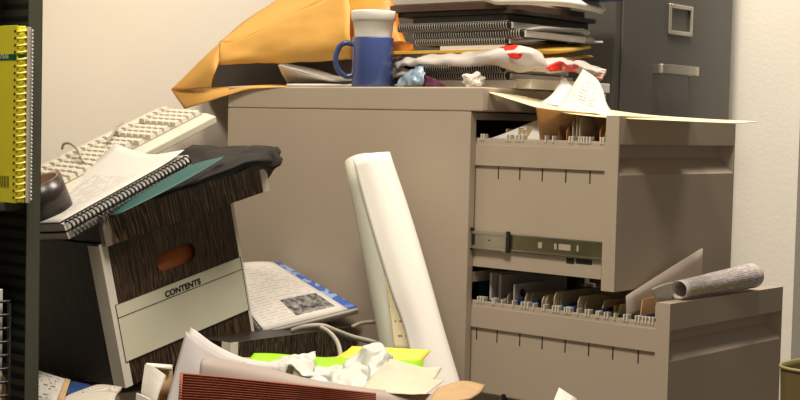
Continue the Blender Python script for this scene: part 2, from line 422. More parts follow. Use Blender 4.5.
drawer(H+.0265-.003, H-.2614, .9061, H-.0227, H-.0728, H-.019, H-.031, H-.067, (.676, .722, .769, .817, .865), H-.2105)
drawer(H-.2701, H-.5560, 1.0103, H-.3127, H-.3621, H-.305, H-.3155, H-.3525, (.638, .683, .732, .779, .826, .873, .920, .968), H-.4930)

# ------------------------------------------------------------------ charcoal filing cabinet
DA, DB0, DB1, DZ = .662, .400, .868, 1.33
dark = empty('filing_cabinet', Matrix.Translation(C(0, DB0, 0)) @ Matrix.Rotation(-YAW, 4, 'Z'),
             'tall charcoal steel filing cabinet with closed drawer, nickel pull and card holder', 'filing cabinet')
mb = MB(); DW = DB1-DB0
mb.box(-.05, DA, 0, DW, 0, DZ)
build('body', mb, M['char'], dark, local=True, bevel=.0015)
for k in range(4):
    z1 = DZ-.02-k*.322; z0 = z1-.315
    mb = MB().box(DA+.0005, DA+.006, .020, DW-.008, z0, z1)
    dr = build('drawer', mb, M['char'], dark, local=True, bevel=.0025)
    if k: continue
# pull and card holder of the drawer level with the paper stack
drw = [o for o in dark.children if o.name.startswith('drawer')][1]
def dloc(px, py): 
    p = MW[dark.name].inverted() @ F(px, py, DA+.006); return p.y, p.z
ya, zb_ = dloc(667.3, 34.0); yb, zt_ = dloc(691.7, 7.0)
mb = MB(); fw = .0085
for a in ((ya, ya+fw, zb_, zt_), (yb-fw, yb, zb_, zt_), (ya+fw, yb-fw, zb_, zb_+fw), (ya+fw, yb-fw, zt_-fw, zt_)):
    mb.box(DA+.0062, DA+.011, a[0], a[1], a[2], a[3])
build('card_holder', mb, M['nickel'], drw, local=True, bevel=.0015)
def dloc(px, py):
    p = MW[dark.name].inverted() @ F(px, py, DA+.028); return p.y, p.z
ya, zc = dloc(662, 69); yb, zc2 = dloc(699, 71)
zc = (zc+zc2)/2; mb = MB(); hh = .009
prof = [(DA+.006, ya+.004), (DA+.024, ya), (DA+.032, ya+.012), (DA+.033, (ya+yb)/2), (DA+.032, yb-.012), (DA+.024, yb), (DA+.006, yb-.004)]
prof = [(p.x, p.y) for p in dense([V((x, y, 0)) for x, y in prof], 4)]
outer = prof; inner = [(x-.004 if x > DA+.02 else x, y+(.004 if y < (ya+yb)/2 else -.004)) for x, y in prof]
vs = []; 
for (x, y), (u, v) in zip(outer, inner): vs += [(x, y, zc-hh), (x, y, zc+hh), (u, v, zc+hh), (u, v, zc-hh)]
n = len(outer); fs = [(4*i+k, 4*i+(k+1) % 4, 4*i+4+(k+1) % 4, 4*i+4+k) for i in range(n-1) for k in range(4)]
fs += [(0, 1, 2, 3), (4*n-4, 4*n-3, 4*n-2, 4*n-1)]
build('handle', MB().add(vs, fs), M['nickel'], drw, local=True, bevel=.0012)

# ------------------------------------------------------------------ hanging files
def hanging(zr, a, m, h=.0, tilt=0):
    """one hanging folder: two leaves with a bar along the top and a hook at each rail"""
    f = MB(); zt = zr-.004+h; y0, y1 = .030, Wd-.030
    for s in (-1, 1):
        f.add([(a+s*.0016, y0, zt), (a+s*.0016, y1, zt), (a+s*.0008, y1, zt-.20), (a+s*.0008, y0, zt-.20)], [(0, 1, 2, 3)])
    root = empty('hanging_folder', CABM, None, None)
    build('leaves', f, m, root, local=True, solid=.0005)
    return root
hookmb = MB().box(-.0014, .0014, .0178, .030, -.004, .0035).box(-.0014, .0014, .0172, .0192, -.008, .0035)
def hooks(root, a, z, first=[None]):
    for side in (0, 1):
        if first[0] is None:
            o = build('hook', hookmb, M['tab'], root, local=True, bevel=.0006); first[0] = o
        else:
            o = copyobj(first[0], root)
        o.parent = root
        o.location = (a, 0, z) if not side else (a, Wd, z)
        o.rotation_euler = (0, 0, 0) if not side else (0, 0, math.pi)
def files(zr, spots, blues, lab, group):
    for i, a in enumerate(spots):
        bl = i in blues
        r = hanging(zr, a, M['bluef'] if bl else M['hang'], h=.010 if bl else random.uniform(-.003, .004))
        hooks(r, a, zr+.0005)
        prop(r, ('blue' if bl else 'olive')+lab, 'hanging folder', ('blue' if bl else 'olive')+group)
lower = [.640, .646, .652, .672, .676, .693, .716, .735, .742, .748, .760, .782, .800, .806, .811, .824, .829, .834, .850, .866, .872, .887, .891, .903, .909, .922, .940, .946, .962, .968, .975, .981, .988, .994]
files(H-.302, lower, (6, 9, 14, 17, 21, 30), ' hanging folder with white end hooks in the lower drawer', ' hanging folders in the lower drawer')
upper = [.638, .643, .694, .700, .713, .720, .727, .775, .790, .823, .829, .842, .847, .852, .858, .864, .885, .890, .897]
files(H-.016, upper, (), ' hanging folder with white end hooks in the upper drawer', ' hanging folders in the upper drawer')
# manila folders and papers standing in the lower drawer
def standing(name, a, y0, y1, zt, zb, m, lean=0, label=None, cat=None, group=None, step=None, t=.0012, curl=0):
    """a folder standing across the drawer, optionally with a stepped tab"""
    pts = [(y0, zb), (y1, zb), (y1, zt), (y0, zt)]
    if step: pts = [(y0, zb), (y1, zb), (y1, zt-.009), (y0+step[1]+.008, zt-.009), (y0+step[1], zt), (y0+step[0]+.006, zt), (y0+step[0], zt-.009), (y0, zt-.009)]
    def T(p): return CABM @ V((a+p.z+(p.y-zb)*lean, p.x, p.y))
    mb = MB().prism(pts, 0, t, T)
    return prop(build(name, mb, m), label, cat, group)
zr = H-.302
for k, (a, y0, h, st) in enumerate([(.684, .045, .012, (.0, .08)), (.726, .04, .016, (0, .09)), (.731, .05, .015, (0, .1)), (.765, .035, .015, (0, .09)), (.770, .04, .017, (0, .1)), (.790, .035, .024, (0, .12)),
                                    (.794, .05, .021, (0, .12)), (.838, .036, .021, (0, .13)), (.843, .05, .018, (0, .12)), (.881, .045, .018, (0, .12)), (.916, .04, .016, (0, .1))]):
    standing('manila_folder', a, y0, y0+.29, zr+h, zr-.18, M['manila_pale'], label='buff manila folder standing between hanging folders in the lower drawer', cat='folder', group='manila folders in the lower drawer', step=st)
standing('paper_sheaf', .649, .04, .25, zr+.045, zr-.19, M['paper_grey'], t=.004, label='grey white sheaf of papers standing tallest at the back of the lower drawer', cat='papers')
standing('paper_sheaf', .657, .055, .26, zr+.042, zr-.19, M['paper_grey'], t=.006, label='thicker grey sheaf of papers just in front of the tallest sheaf, lower drawer', cat='papers')
standing('file_folder', .668, .05, .30, zr+.050, zr-.19, M['teal'], lean=-.25, label='dull green folder leaning behind the papers at the back of the lower drawer', cat='folder')
standing('index_card_sheet', .705, .035, .16, zr+.030, zr-.18, M['paper_grey'], t=.002, label='off white sheet with a small dark round mark standing in the lower drawer', cat='paper')
mb = MB().lathe([(0, 0), (.007, 0), (.007, .0006), (.0045, .0006)], lambda p: CABM @ V((.7072+p.z, .058+p.x, zr+.014+p.y)), 18)
sheet_o = [o for o in COL.objects if o.name.startswith('index_card_sheet')][0]
build('round_mark', mb, M['ink'], sheet_o)
g = [[CABM @ V((.872+.03*u*u+dz*.25, .035+.25*u, zr-.05+dz+.075*math.sin(min(1, u*1.25)*math.pi*.5))) for u in [k/12 for k in range(13)]] for dz in (0, -.05, -.1)]
prop(build('file_folder', MB().grid(g), mat('dark_teal_card', (.035, .05, .06), .45), solid=.001), 'dark curved folder bulging up in the middle of the lower drawer', 'folder')
standing('file_folder', .899, .05, .30, zr+.016, zr-.18, mat('dull_red_card', (.30, .08, .05), .6), label='dull red folder edge beside the dark curved folder in the lower drawer', cat='folder')
standing('manila_folder', .905, .045, .30, zr+.013, zr-.18, M['olivep'], label='olive yellow folder against the dull red folder in the lower drawer', cat='folder')
# leaning sheet at the front of the lower drawer
def at_a(px, py, a): return F(px, py, a)
p0, p1, p2 = at_a(626.5, 296, .935), at_a(702, 249, .95), at_a(702, 292, .945)
sheet('loose_sheet', [[at_a(626.5, 296, .935), at_a(664, 272, .945), at_a(702, 248.5, .955)], [at_a(627, 318, .935), at_a(664, 310, .945), at_a(701, 285, .955)]], mat('warm_card', (.86, .76, .68), .6, var=.02, trans=.35), t=.003, n=4,
      label='white card sheet slanting up out of the lower drawer behind the buff folders', cat='paper')
mb = MB().prism([(.04, zr-.15), (.32, zr-.15), (.32, zr+.02), (.10, zr+.018), (.085, zr+.030), (.045, zr+.028), (.04, zr+.004)], 0, .0015, lambda p: CABM @ V((.957+p.z, p.x, p.y)))
prop(build('manila_folder', mb, mat('orange_buff', (.75, .48, .25), .6, trans=.1)), 'orange buff folder standing in front of the slanting white sheet', 'folder')
g = [[CABM @ V((.986+dx*.2, .036+.25*u, zr-.08+h_*(1 if u < .5 else 1-.4*(u-.5)))) for u in [k/10 for k in range(11)]] for h_, dx in ((.125, .03), (.10, .01), (.0, 0))]
prop(build('manila_folder', MB().grid(g), M['manila_pale'], solid=.001), 'pale buff curved folder standing last before the lower drawer front', 'folder')

# rolled printed paper lying on the lower drawer front
M['roll_print'] = printed('roll_print', (.76, .70, .67), (.42, .35, .37), lines=36, words=16, u0=.06, u1=.93, v0=.02, v1=.98, dens=.44, fill=.5, hl=(.02, .8, .70, .725))
zt2 = H-.2701
pa, pb = C(1.017, .055, zt2), C(1.020, .300, zt2)
axis = (pb-pa).normalized(); side = axis.cross(V((0, 0, 1))).normalized()
g = []
for i in range(25):
    t = i/24; r = .0162+.0078*t; c = pa.lerp(pb, t)+V((0, 0, r+.0006)); row = []
    for k in range(41):
        an = -2.2+k/40*2*math.pi*1.10
        rr = r*(1-.10*k/40)
        row.append(c+(side*math.cos(an)+V((0, 0, 1))*math.sin(an)*(.92))*rr+V((0, 0, 0)))
    g.append(row)
g = [[g[i][k] for i in range(25)] for k in range(41)]
prop(build('rolled_document', MB().grid(g), M['roll_print'], solid=.0006), 'rolled printed document with a yellow highlight lying on the lower drawer front', 'document')
sheet('loose_sheet', [[F(652, 289, 1.002), F(662, 284.5, 1.006), F(674, 281.5, 1.010)], [F(654.5, 296, 1.001), F(664, 294, 1.004), F(674, 293, 1.008)], [F(657, 310, .999), F(665, 310, 1.001), F(674, 309, 1.003)]], M['paper'], n=4,
      label='white sheet corner poking up beside the rolled document at the drawer front', cat='paper')
# papers and folder in the upper drawer
zu = H-.016
sheet('loose_sheet', [[S(551, 114, .070), S(557.5, 111.5, .072), S(559, 116, .07)], [S(512, 130.5, .045), S(530, 128, .05), S(552, 131, .055)], [S(490, 138.6, .032), S(516, 139.6, .032), S(546, 140.4, .032)]], M['paper'], n=5,
      label='white sheet fanned flat over the hanging folders at the back of the upper drawer', cat='paper')
standing('manila_folder', .668, .05, .30, zu+.014, zu-.18, M['manila_pale'], label='pale folder top showing behind the white fanned sheet in the upper drawer', cat='folder')
for k, (a, h) in enumerate(((.707, .016), (.716, .013), (.724, .018))):
    standing('manila_folder', a, .032, .11, zu+h, zu-.15, M['manila_pale'], label='short pale folder tab in the clump left of the bent manila folder, upper drawer', cat='folder', group='pale tabs in the upper drawer')
for k, (a, h) in enumerate(((.790, .024), (.806, .020), (.872, .022), (.882, .018))):
    standing('manila_folder', a, .034, .30, zu+h, zu-.18, M['orange_buff'], label='buff folder standing under the bent manila folder in the upper drawer', cat='folder', group='buff folders under the bent folder', step=(0, .05+.02*k))
for k, (a, h, y1) in enumerate(((.818, .030, .075), (.826, .038, .085), (.832, .036, .115))):
    standing('note_slip', a, .034, y1, zu+h, zu-.12, M['tan'], label='beige slip sticking up under the bent manila folder', cat='paper', group='beige slips in the upper drawer')
bent = empty('manila_folder', Matrix.Translation(F(560, 135, .78)), 'large manila folder bent over the upper drawer front with papers on it', 'folder')
sheet('rear_leaf', [[F(536, 107, .775), F(556, 110, .80), F(590, 113, .84), F(607, 116, .865)], [F(538, 124, .765), F(560, 126, .79), F(590, 126, .82), F(606, 128, .85)], [F(540, 142, .76), F(560, 150, .78), F(590, 152, .82), F(604, 152, .84)]],
      M['manila'], bent, n=6)
# bent leaf: sharp tip at the left, sagging along the drawer and running out past its front
sheet('bent_leaf', [[S(489.5, 92.2, .02), S(525, 96.5, .10), S(575, 104.5, .22), S(640, 114.0, .25), S(700, 118.6, .22), S(757, 121.6, .17)],
                    [S(489.5, 92.4, .018), S(520, 99.3, .06), S(566, 108.5, .10), S(632, 116.4, .11), S(700, 120.0, .10), S(757, 122.0, .10)],
                    [S(489.5, 92.8, .016), S(514, 100.5, .02), S(548, 110.0, .02), S(600, 117.0, .02), S(680, 121.0, .02), S(735, 123.3, .02)]],
      M['manila_pale'], bent, t=.0008, n=8)
M['hand'] = printed('handwriting', (.60, .575, .54), (.24, .22, .21), lines=18, words=13, u0=.22, u1=.66, v0=.35, v1=.85, dens=.5, fill=.3)
sheet('note_sheet', [[S(583, 69, .15), S(597, 79, .16), S(603, 90, .15)], [S(575, 82, .13), S(592, 93, .13), S(607, 104, .13)], [S(563, 100, .10), S(588, 108, .10), S(613, 113, .10)], [S(556, 108.3, .07), S(590, 116, .07), S(616, 117.5, .07)]], M['hand'], n=6,
      label='white handwritten note sheet curling up on the bent manila folder', cat='paper')
sheet('note_sheet', [[S(561, 75.5, .155), S(563, 75.5, .155), S(572, 86, .165)], [S(553, 93, .12), S(563, 93, .13), S(578, 95, .15)], [S(539, 103.5, .085), S(560, 106, .10), S(590, 109, .12)]], M['paper'], n=5,
      label='pointed white sheet just behind the handwritten note on the manila folder', cat='paper')
sheet('note_sheet', [[S(566, 96.5, .065), S(580, 105, .065), S(600, 112.5, .06)], [S(569, 101.5, .05), S(584, 109.5, .05), S(612, 118, .05)]], M['paper'], n=5, t=.0012,
      label='folded white slip in front of the handwritten note on the manila folder', cat='paper')

# ------------------------------------------------------------------ on top of the beige cabinet
# blue mug and foam cup
mc = S(372, 86, .05); mc.z = ZT+.0005
pxm = lambda p, d: d*p.y/FPX*1.0
mr = .0405*.97; mh = .094
Tm = lambda p: mc+p
mug = empty('mug', Matrix.Translation(mc), 'blue ceramic mug with a foam cup set inside it', 'mug')
prof = [(0, .001), (mr-.004, .001), (mr-.001, .0), (mr, .003), (mr, mh-.002), (mr-.001, mh), (mr-.003, mh-.001), (mr-.0035, .006), (0, .006)]
build('body', MB().lathe(prof, Tm, 56), M['mug'], mug)
hd = (V((-1, 0, 0))).normalized()
pts = [mc+hd*x+V((0, 0, z)) for x, z in ((mr-.003, .080), (mr+.012, .083), (mr+.024, .076), (mr+.0305, .058), (mr+.029, .040), (mr+.020, .026), (mr+.009, .020), (mr-.003, .022))]
build('handle', MB().tube(dense(pts, 6), .0052, 12), M['mug'], mug)
cupb = [(0, .0075), (.0265, .0075), (.0320, .060), (.0370, mh+.002), (.0405, mh+.030), (.0425, mh+.0315), (.0436, mh+.033), (.0448, mh+.0465), (.0440, mh+.0495), (.0420, mh+.050), (.0405, mh+.046), (.035, mh), (.0245, .012), (0, .012)]
prop(build('foam_cup', MB().lathe([(r*.955, z) for r, z in cupb], Tm, 56), M['foam']), 'white foam cup standing inside the blue mug', 'cup')

# helper: stacks are laid out in the cabinet's own axes
e1, e2, UZ = AX, BX, V((0, 0, 1))
def spiral_book(name, p, e1, e2, up, L, Wp, T, cover, label, cat, group=None, bend=None, coil_r=None, turns=42, hi=False, page=None, covers=True, sag=0, wire_r=.0009, top_mat=None):
    """p is the coil-side corner on the underside; coil along e1, pages away along e2"""
    e1, e2, up = V(e1).normalized(), V(e2).normalized(), V(up).normalized()
    mtx = Matrix(((e1.x, e2.x, up.x, p[0]), (e1.y, e2.y, up.y, p[1]), (e1.z, e2.z, up.z, p[2]), (0, 0, 0, 1)))
    root = empty(name, mtx, label, cat, group)
    bend = bend or (lambda u, v: (0, 0))
    cr = coil_r or T*.62
    x0 = cr*.9
    def blk(t0, t1, ins, mats, nm, uv=False):
        top, bot = [], []
        N, Q = 12, 14
        for i in range(N+1):
            v = i/N; a, b = [], []
            for j in range(Q+1):
                u = j/Q; lo, hi_ = bend(u, v)
                x = ins+u*(L-2*ins); y = x0+v*(Wp-x0-ins)
                a.append(V((x, y, t1+hi_))); b.append(V((x, y, t0+lo)))
            top.append(a); bot.append(b)
        mb = MB(); mb.grid(top, 1 if uv else 0); mb.grid(bot)
        o = len(mb.v)
        ed = lambda g: [g[0][j] for j in range(Q+1)]+[g[i][Q] for i in range(1, N+1)]+[g[N][j] for j in range(Q-1, -1, -1)]+[g[i][0] for i in range(N-1, -1, -1)]
        A, B = ed(top), ed(bot); n = len(A)
        mb.add(A+B, [(k, (k+1) % n, n+(k+1) % n, n+k) for k in range(n)])
        return build(nm, mb, mats, root, local=True)
    tc = .0012 if covers else 0
    blk(tc, T-tc, .002, [page or M['pages'], top_mat or M['paper']], 'page_block', True)
    if covers:
        blk(0, tc, 0, cover, 'cover'); blk(T-tc, T, 0, cover, 'cover')
    if hi: build('spine', MB().box(.004, L-.004, x0*.30, x0+.001, T*.04, T*.96), M['blackc'], root, local=True, bevel=T*.3)  # black core stands for the shadow inside the coil
    cm = coil_mb((.006, x0*.55, T/2), (L-.006, x0*.55, T/2), (0, 1, 0), (0, 0, 1), cr, turns, wire_r)
    build('spiral_binding', cm, M['wire_hi'] if hi else M['wire'], root, local=True)
    return root
def slab(name, a0, a1, b0, b1, z0, z1, m, label, cat, group=None, rot=0, bevel=.001, tilt=(0, 0)):
    c = ((a0+a1)/2, (b0+b1)/2)
    def T(p):
        x, y = p.x-c[0], p.y-c[1]
        return C(c[0]+x*math.cos(rot)-y*math.sin(rot), c[1]+x*math.sin(rot)+y*math.cos(rot), p.z+x*tilt[0]+y*tilt[1])
    return prop(build(name, MB().box(a0, a1, b0, b1, z0, z1, T=T), m, bevel=bevel), label, cat, group)
def zS(px, py, b): return S(px, py, b).z
def aS(px, b, py=60): return (S(px, py, b)-ORG).dot(AX)
BS = .085                                     # near face of the stack
z = ZT+.0004
# loose papers at the bottom of the stack
zt_ = zS(480, 78, BS)
prop(slab('paper_ream', aS(425, BS), aS(516, BS), BS, BS+.21, z, zt_-.004, M['pages'], None, None), 'thick ream of white papers lowest in the paper stack', 'papers')
slab('paper_ream', aS(520, BS)-.02, aS(520, BS)+.022, BS+.005, BS+.26, z, zt_-.001, M['pages'], 'second ream of papers poking out right of the lowest ream', 'papers')
nbz = zt_-.0035
nb_specs = [  # a of the two coil ends (px), py of underside at the right end, thickness
    (424, 510, 80.0, .0130), (420, 504, 72.0, .0135)]
zc = nbz
for k, (xa, xb, py, T) in enumerate(nb_specs):
    a0, a1 = aS(xa, BS), aS(xb, BS)
    spiral_book('spiral_notebook', C(a0, BS+.004*k, zc), AX, BX, UZ, a1-a0, .205, T, M['blackc'],
                'black covered spiral notebook directly %s' % ('on the lowest ream of papers' if k == 0 else 'under the red and white plastic bag'), 'notebook', 'spiral notebooks in the lower stack', hi=True, turns=34, wire_r=.0008, page=M['pages'])
    zc += T+.0003
zlow = zc
# upper stack: notebook undersides measured at the right coil end
def stack_slab(name, x0, x1, ytop, ybot, b, depth, m, lab, cat, group=None, rot=0, tilt=(0, 0), bevel=.001):
    xm = (x0+x1)/2
    return slab(name, aS(x0, b, ytop), aS(x1, b, ytop), b, b+depth, zS(xm, ybot, b), zS(xm, ytop, b), m, lab, cat, group, rot, bevel, tilt)
# envelopes and papers between the plastic bag and the upper notebooks
stack_slab('paper_bundle', 440, 505, 45.5, 51, BS, .2, M['pages'], 'thin bundle of white papers right under the three upper notebooks', 'papers')
stack_slab('manila_envelope', 392, 505, 50.0, 53.5, BS-.012, .24, M['gold'], 'golden envelope edge showing left below the three upper notebooks', 'envelope')
stack_slab('paper_bundle', 405, 512, 53.7, 62, BS+.004, .2, M['pages'], 'bundle of white papers inside the plastic bag folds', 'papers')
sheet('padded_envelope', [[C(.60, .10, zS(530, 45, .1)), C(.63, .2, zS(555, 41.5, .2)), C(.63, .31, zS(580, 43, .3))],
                          [C(.665, .10, zS(530, 50, .1)), C(.68, .2, zS(560, 51, .2)), C(.665, .315, zS(582, 47, .3))],
                          [C(.62, .10, zS(530, 55, .1)), C(.64, .2, zS(555, 54, .2)), C(.63, .31, zS(580, 50, .3))]], M['gold'], n=6, t=.002,
      label='bulging golden padded envelope under the three upper notebooks', cat='envelope')
sheet('manila_envelope', [[C(.62, .14, zS(545, 55, .14)), C(.63, .25, zS(565, 55, .25)), C(.645, .345, zS(590, 55.5, .34))], [C(.655, .14, zS(545, 58, .14)), C(.66, .25, zS(565, 57.5, .25)), C(.648, .35, zS(590, 56.8, .34))]], M['env'], n=5, t=.0018,
      label='thin manila envelope with its corner out right of the padded one', cat='envelope')
# three upper notebooks
ups = [(413, 509, 44.5, 38.6, .0), (411, 524, 38.4, 30.2, .004), (395, 511, 30.0, 22.4, -.004)]
labs = ['black spiral notebook lowest of the three in the upper stack', 'spiral notebook with curled pages in the middle of the upper three', 'black spiral notebook topmost of the three, under the dark binder']
for k, (xa, xb, yb_, yt_, db) in enumerate(ups):
    b = BS+db; a0, a1 = aS(xa, b, yb_), aS(xb, b, yb_)
    xm = (xa+xb)/2; z0, z1 = zS(xm, yb_, b), zS(xm, yt_, b); T = z1-z0-.0004
    # bands slope a little in the photograph: tilt along the coil
    bf = (lambda u, v: (0, .0)) if k != 1 else (lambda u, v: (.0, 0))
    ex_ = (AX+UZ*(-.008 if k < 2 else -.004)).normalized()
    spiral_book('spiral_notebook', C(a0, b, z0), ex_, BX, UZ, a1-a0, .20 if k else .19, T, M['blackc'], labs[k], 'notebook', 'spiral notebooks in the upper stack', hi=True, turns=[38, 44, 46][k], wire_r=.0008, coil_r=T*.60, page=M['pages'])
zz = zS(560, 30, .2)
sheet('page_sheaf', [[C(.632, .10, zS(530, 31, .1)), C(.640, .17, zS(550, 26, .17)), C(.640, .25, zS(570, 28, .25)), C(.645, .31, zS(587, 29.5, .31))],
                     [C(.655, .10, zS(530, 34, .1)), C(.662, .17, zS(550, 31.5, .17)), C(.662, .25, zS(570, 32, .25)), C(.662, .315, zS(588, 33, .31))]], M['pages'], n=5, t=.007,
      label='thick sheaf of curled white pages sticking out right of the middle upper notebook', cat='papers')
sheet('page_sheaf', [[C(.632, .10, zS(530, 39, .1)), C(.645, .2, zS(560, 35, .2)), C(.65, .32, zS(590, 36.5, .31))],
                     [C(.655, .10, zS(530, 41, .1)), C(.665, .2, zS(560, 38.5, .2)), C(.665, .325, zS(591, 40, .31))]], M['paper'], n=5, t=.006,
      label='lower sheaf of white pages under the curled sheaf, right of the upper notebooks', cat='papers')
sheet('loose_sheet', [[C(.645, .24, zS(565, 41, .24)), C(.66, .36, zS(594, 41.5, .36))], [C(.665, .24, zS(565, 43, .24)), C(.662, .36, zS(594, 43, .36))]], M['paper'], n=4, t=.0015,
      label='thin white sheet corner jutting furthest right below the page sheaves', cat='paper')
# binders and loose papers on the top of the stack
stack_slab('binder', 413, 507, 15.6, 22.0, BS-.002, .26, M['blackc'], 'black binder lying on the topmost spiral notebook', 'binder')
stack_slab('accordion_file', 398, 512, 10.8, 15.4, BS-.006, .27, M['darkb'], 'very dark brown accordion file on the black binder', 'file')
stack_slab('accordion_file', 390, 500, 3.2, 10.6, BS-.014, .27, M['brownc'], 'medium brown accordion file high on the paper stack', 'file')
stack_slab('paper_bundle', 393, 492, -4, 3.0, BS-.010, .25, M['pagesd'], 'greyish bundle of papers topping the left of the paper stack', 'papers')
g0 = [[C(.60, .06, zS(495, -3, .06)), C(.66, .12, zS(530, -4, .12)), C(.66, .22, zS(560, -3, .22)), C(.655, .335, zS(596, 2, .335))],
      [C(.63, .06, zS(495, 2, .06)), C(.69, .12, zS(530, 3, .12)), C(.69, .22, zS(560, 6, .22)), C(.675, .34, zS(598, 12, .34))]]
o = sheet('paper_bundle', g0, M['pages'], n=6, t=.011, label='thick bundle of white papers sagging to the right on the top of the stack', cat='papers')
stack_slab('folder_edge', 540, 600, -3, -1.0, .26, .08, M['navy'], 'dark blue folder edge at the very top right of the stack', 'folder')
# red and white plastic bag draped between the notebooks
def bagmat():
    m = mat('bag_film', (.64, .59, .55), .35, var=.03, trans=.2); nt = m.node_tree; b = nt.nodes['Principled BSDF']
    tc = nt.nodes.new('ShaderNodeTexCoord'); nz = nt.nodes.new('ShaderNodeTexNoise'); nz.inputs['Scale'].default_value = 11; nz.inputs['Detail'].default_value = 1
    nt.links.new(tc.outputs['Object'], nz.inputs['Vector'])
    rp = nt.nodes.new('ShaderNodeValToRGB'); rp.color_ramp.interpolation = 'CONSTANT'
    rp.color_ramp.elements[0].color = (.64, .59, .55, 1); rp.color_ramp.elements[1].color = (.62, .035, .02, 1); rp.color_ramp.elements[1].position = .69
    nt.links.new(nz.outputs['Fac'], rp.inputs[0]); nt.links.new(rp.outputs[0], b.inputs['Base Color']); return m
M['bag'] = bagmat()
bag = empty('plastic_bag', Matrix.Translation(C(.5, .06, zS(470, 66, .06))), 'crumpled white plastic bag with red print hanging out of the paper stack', 'bag')
b1, b2 = .068, .050
sheet('film', [[S(394, 62, .075), S(415, 56.5, b1), S(438, 55, b1), S(465, 52, b1), S(500, 47.5, b1), S(520, 45, .09), S(538, 50, .12)],
               [S(396, 68, .07), S(412, 60, b2), S(440, 59, b2), S(470, 58, b2), S(505, 53, b2), S(525, 50, .07), S(545, 58, .10)],
               [S(398, 66, .07), S(420, 64.5, b2), S(448, 64, b2), S(475, 65, b2), S(505, 61, b2), S(527, 63, .07), S(550, 68, .10)],
               [S(402, 65, .08), S(425, 66.5, b1), S(450, 66, b1), S(480, 66, b1), S(503, 69.5, b1), S(526, 71, .075), S(545, 71, .11)]], M['bag'], bag, n=8, wob=.006, fs=24, t=.0006)
sheet('film', [[S(518, 56, .08), S(540, 58, .12), S(565, 60, .19), S(590, 63, .27), S(604, 69, .30)],
               [S(516, 64, .07), S(545, 63, .10), S(570, 64, .17), S(590, 70, .24), S(606, 74, .28)],
               [S(520, 71, .08), S(548, 72, .11), S(572, 73, .18), S(588, 76, .25), S(601, 81, .28)]], M['bag'], bag, n=8, wob=.006, fs=24, seed=3, t=.0006)
stripe = striped('red_white_stripes', (.66, .05, .03), (.80, .76, .70), 62, 'Z')
sheet('striped_corner', [[S(590, 67, .262), S(598, 67.5, .27), S(606.5, 69.5, .28)], [S(587, 75, .252), S(596, 77, .26), S(602, 80.5, .27)]], stripe, bag, n=5, wob=.001, fs=30)
tr = mat('red_print', (.62, .03, .02), .4, var=.1)
sheet('red_print', [[S(507, 53.5, .046), S(515, 52.5, .046), S(523, 53.5, .052)], [S(510, 58, .045), S(517, 59.5, .046), S(521, 58, .055)]], tr, bag, n=4)
sheet('red_print', [[S(545, 67, .085), S(560, 61, .13), S(568, 66, .145)], [S(550, 71.5, .09), S(563, 71, .145), S(578, 72.5, .175)]], tr, bag, n=4)
# crumpled tissue, blue wrapper, curled magazine left of the stack
tc_ = S(474.5, 80, .045)
crumple('crumpled_tissue', (tc_.x, tc_.y, ZT+.0125), (.0185, .016, .0150), M['tissue'], 5, amp=.5, rough=2.6, label='crumpled white tissue in front of the black spiral notebooks', cat='tissue', floor=ZT+.0005)
wr = empty('wrapper', Matrix.Translation(S(415, 84, .05)), 'crumpled blue and purple plastic wrapper between the mug and the notebooks', 'wrapper')
sheet('blue_film', [[S(421, 64, .055), S(423, 65, .05), S(424, 66, .045)], [S(408, 71, .05), S(415, 73, .035), S(425, 76, .03)], [S(400, 79, .045), S(411, 82, .03), S(424, 83, .03)], [S(394, 86, .05), S(408, 87, .04), S(422, 87, .04)]], M['blueplastic'], wr, n=7, wob=.005, fs=75)
sheet('purple_film', [[S(424, 75, .035), S(434, 79, .04), S(446, 86, .045)], [S(422, 87, .04), S(434, 87, .045), S(445, 87.5, .05)]], M['purple'], wr, n=5, wob=.002, fs=60)
sheet('magazine', [[S(393, 66, .11), S(402, 55, .10), S(418, 52, .10), S(440, 55, .11)], [S(393, 68, .09), S(401, 57.5, .08), S(420, 54, .08), S(442, 57, .09)]], M['glossgrey'], n=6, t=.002,
      label='glossy magazine curling over behind the blue wrapper', cat='magazine')
sheet('magazine', [[S(390, 70, .12), S(400, 68, .11), S(420, 74, .10)], [S(390, 80, .10), S(402, 76, .09), S(422, 80, .09)]], M['paper_grey'], n=5, t=.004,
      label='pale magazine end showing behind the blue wrapper, right of the mug', cat='magazine')
stack_slab('file_folder', 386, 426, 77, 84, .11, .18, M['blackc'], 'black folder lying behind the blue wrapper', 'folder')
# orange papers behind the mug
sheet('orange_paper', [[S(322, -6, .17), S(350, -8, .17), S(392, -10, .19), S(412, -8, .22)], [S(342, 12, .13), S(362, 10, .14), S(390, 6, .18), S(400, 14, .22)], [S(340, 45, .13), S(365, 40, .15), S(396, 38, .16), S(405, 40, .19)], [S(343, 66, .14), S(366, 60, .16), S(400, 56, .15), S(420, 52, .16)]],
      M['orange'], n=6, wob=.006, fs=22, label='crumpled bright orange paper behind the mug', cat='paper')
sheet('orange_paper', [[S(390, 43, .105), S(400, 41, .10), S(414, 44, .10)], [S(388, 58, .10), S(400, 55, .092), S(412, 50, .095)]], M['orange'], n=5, t=.001,
      label='orange paper edge between the mug and the upper notebooks', cat='paper')
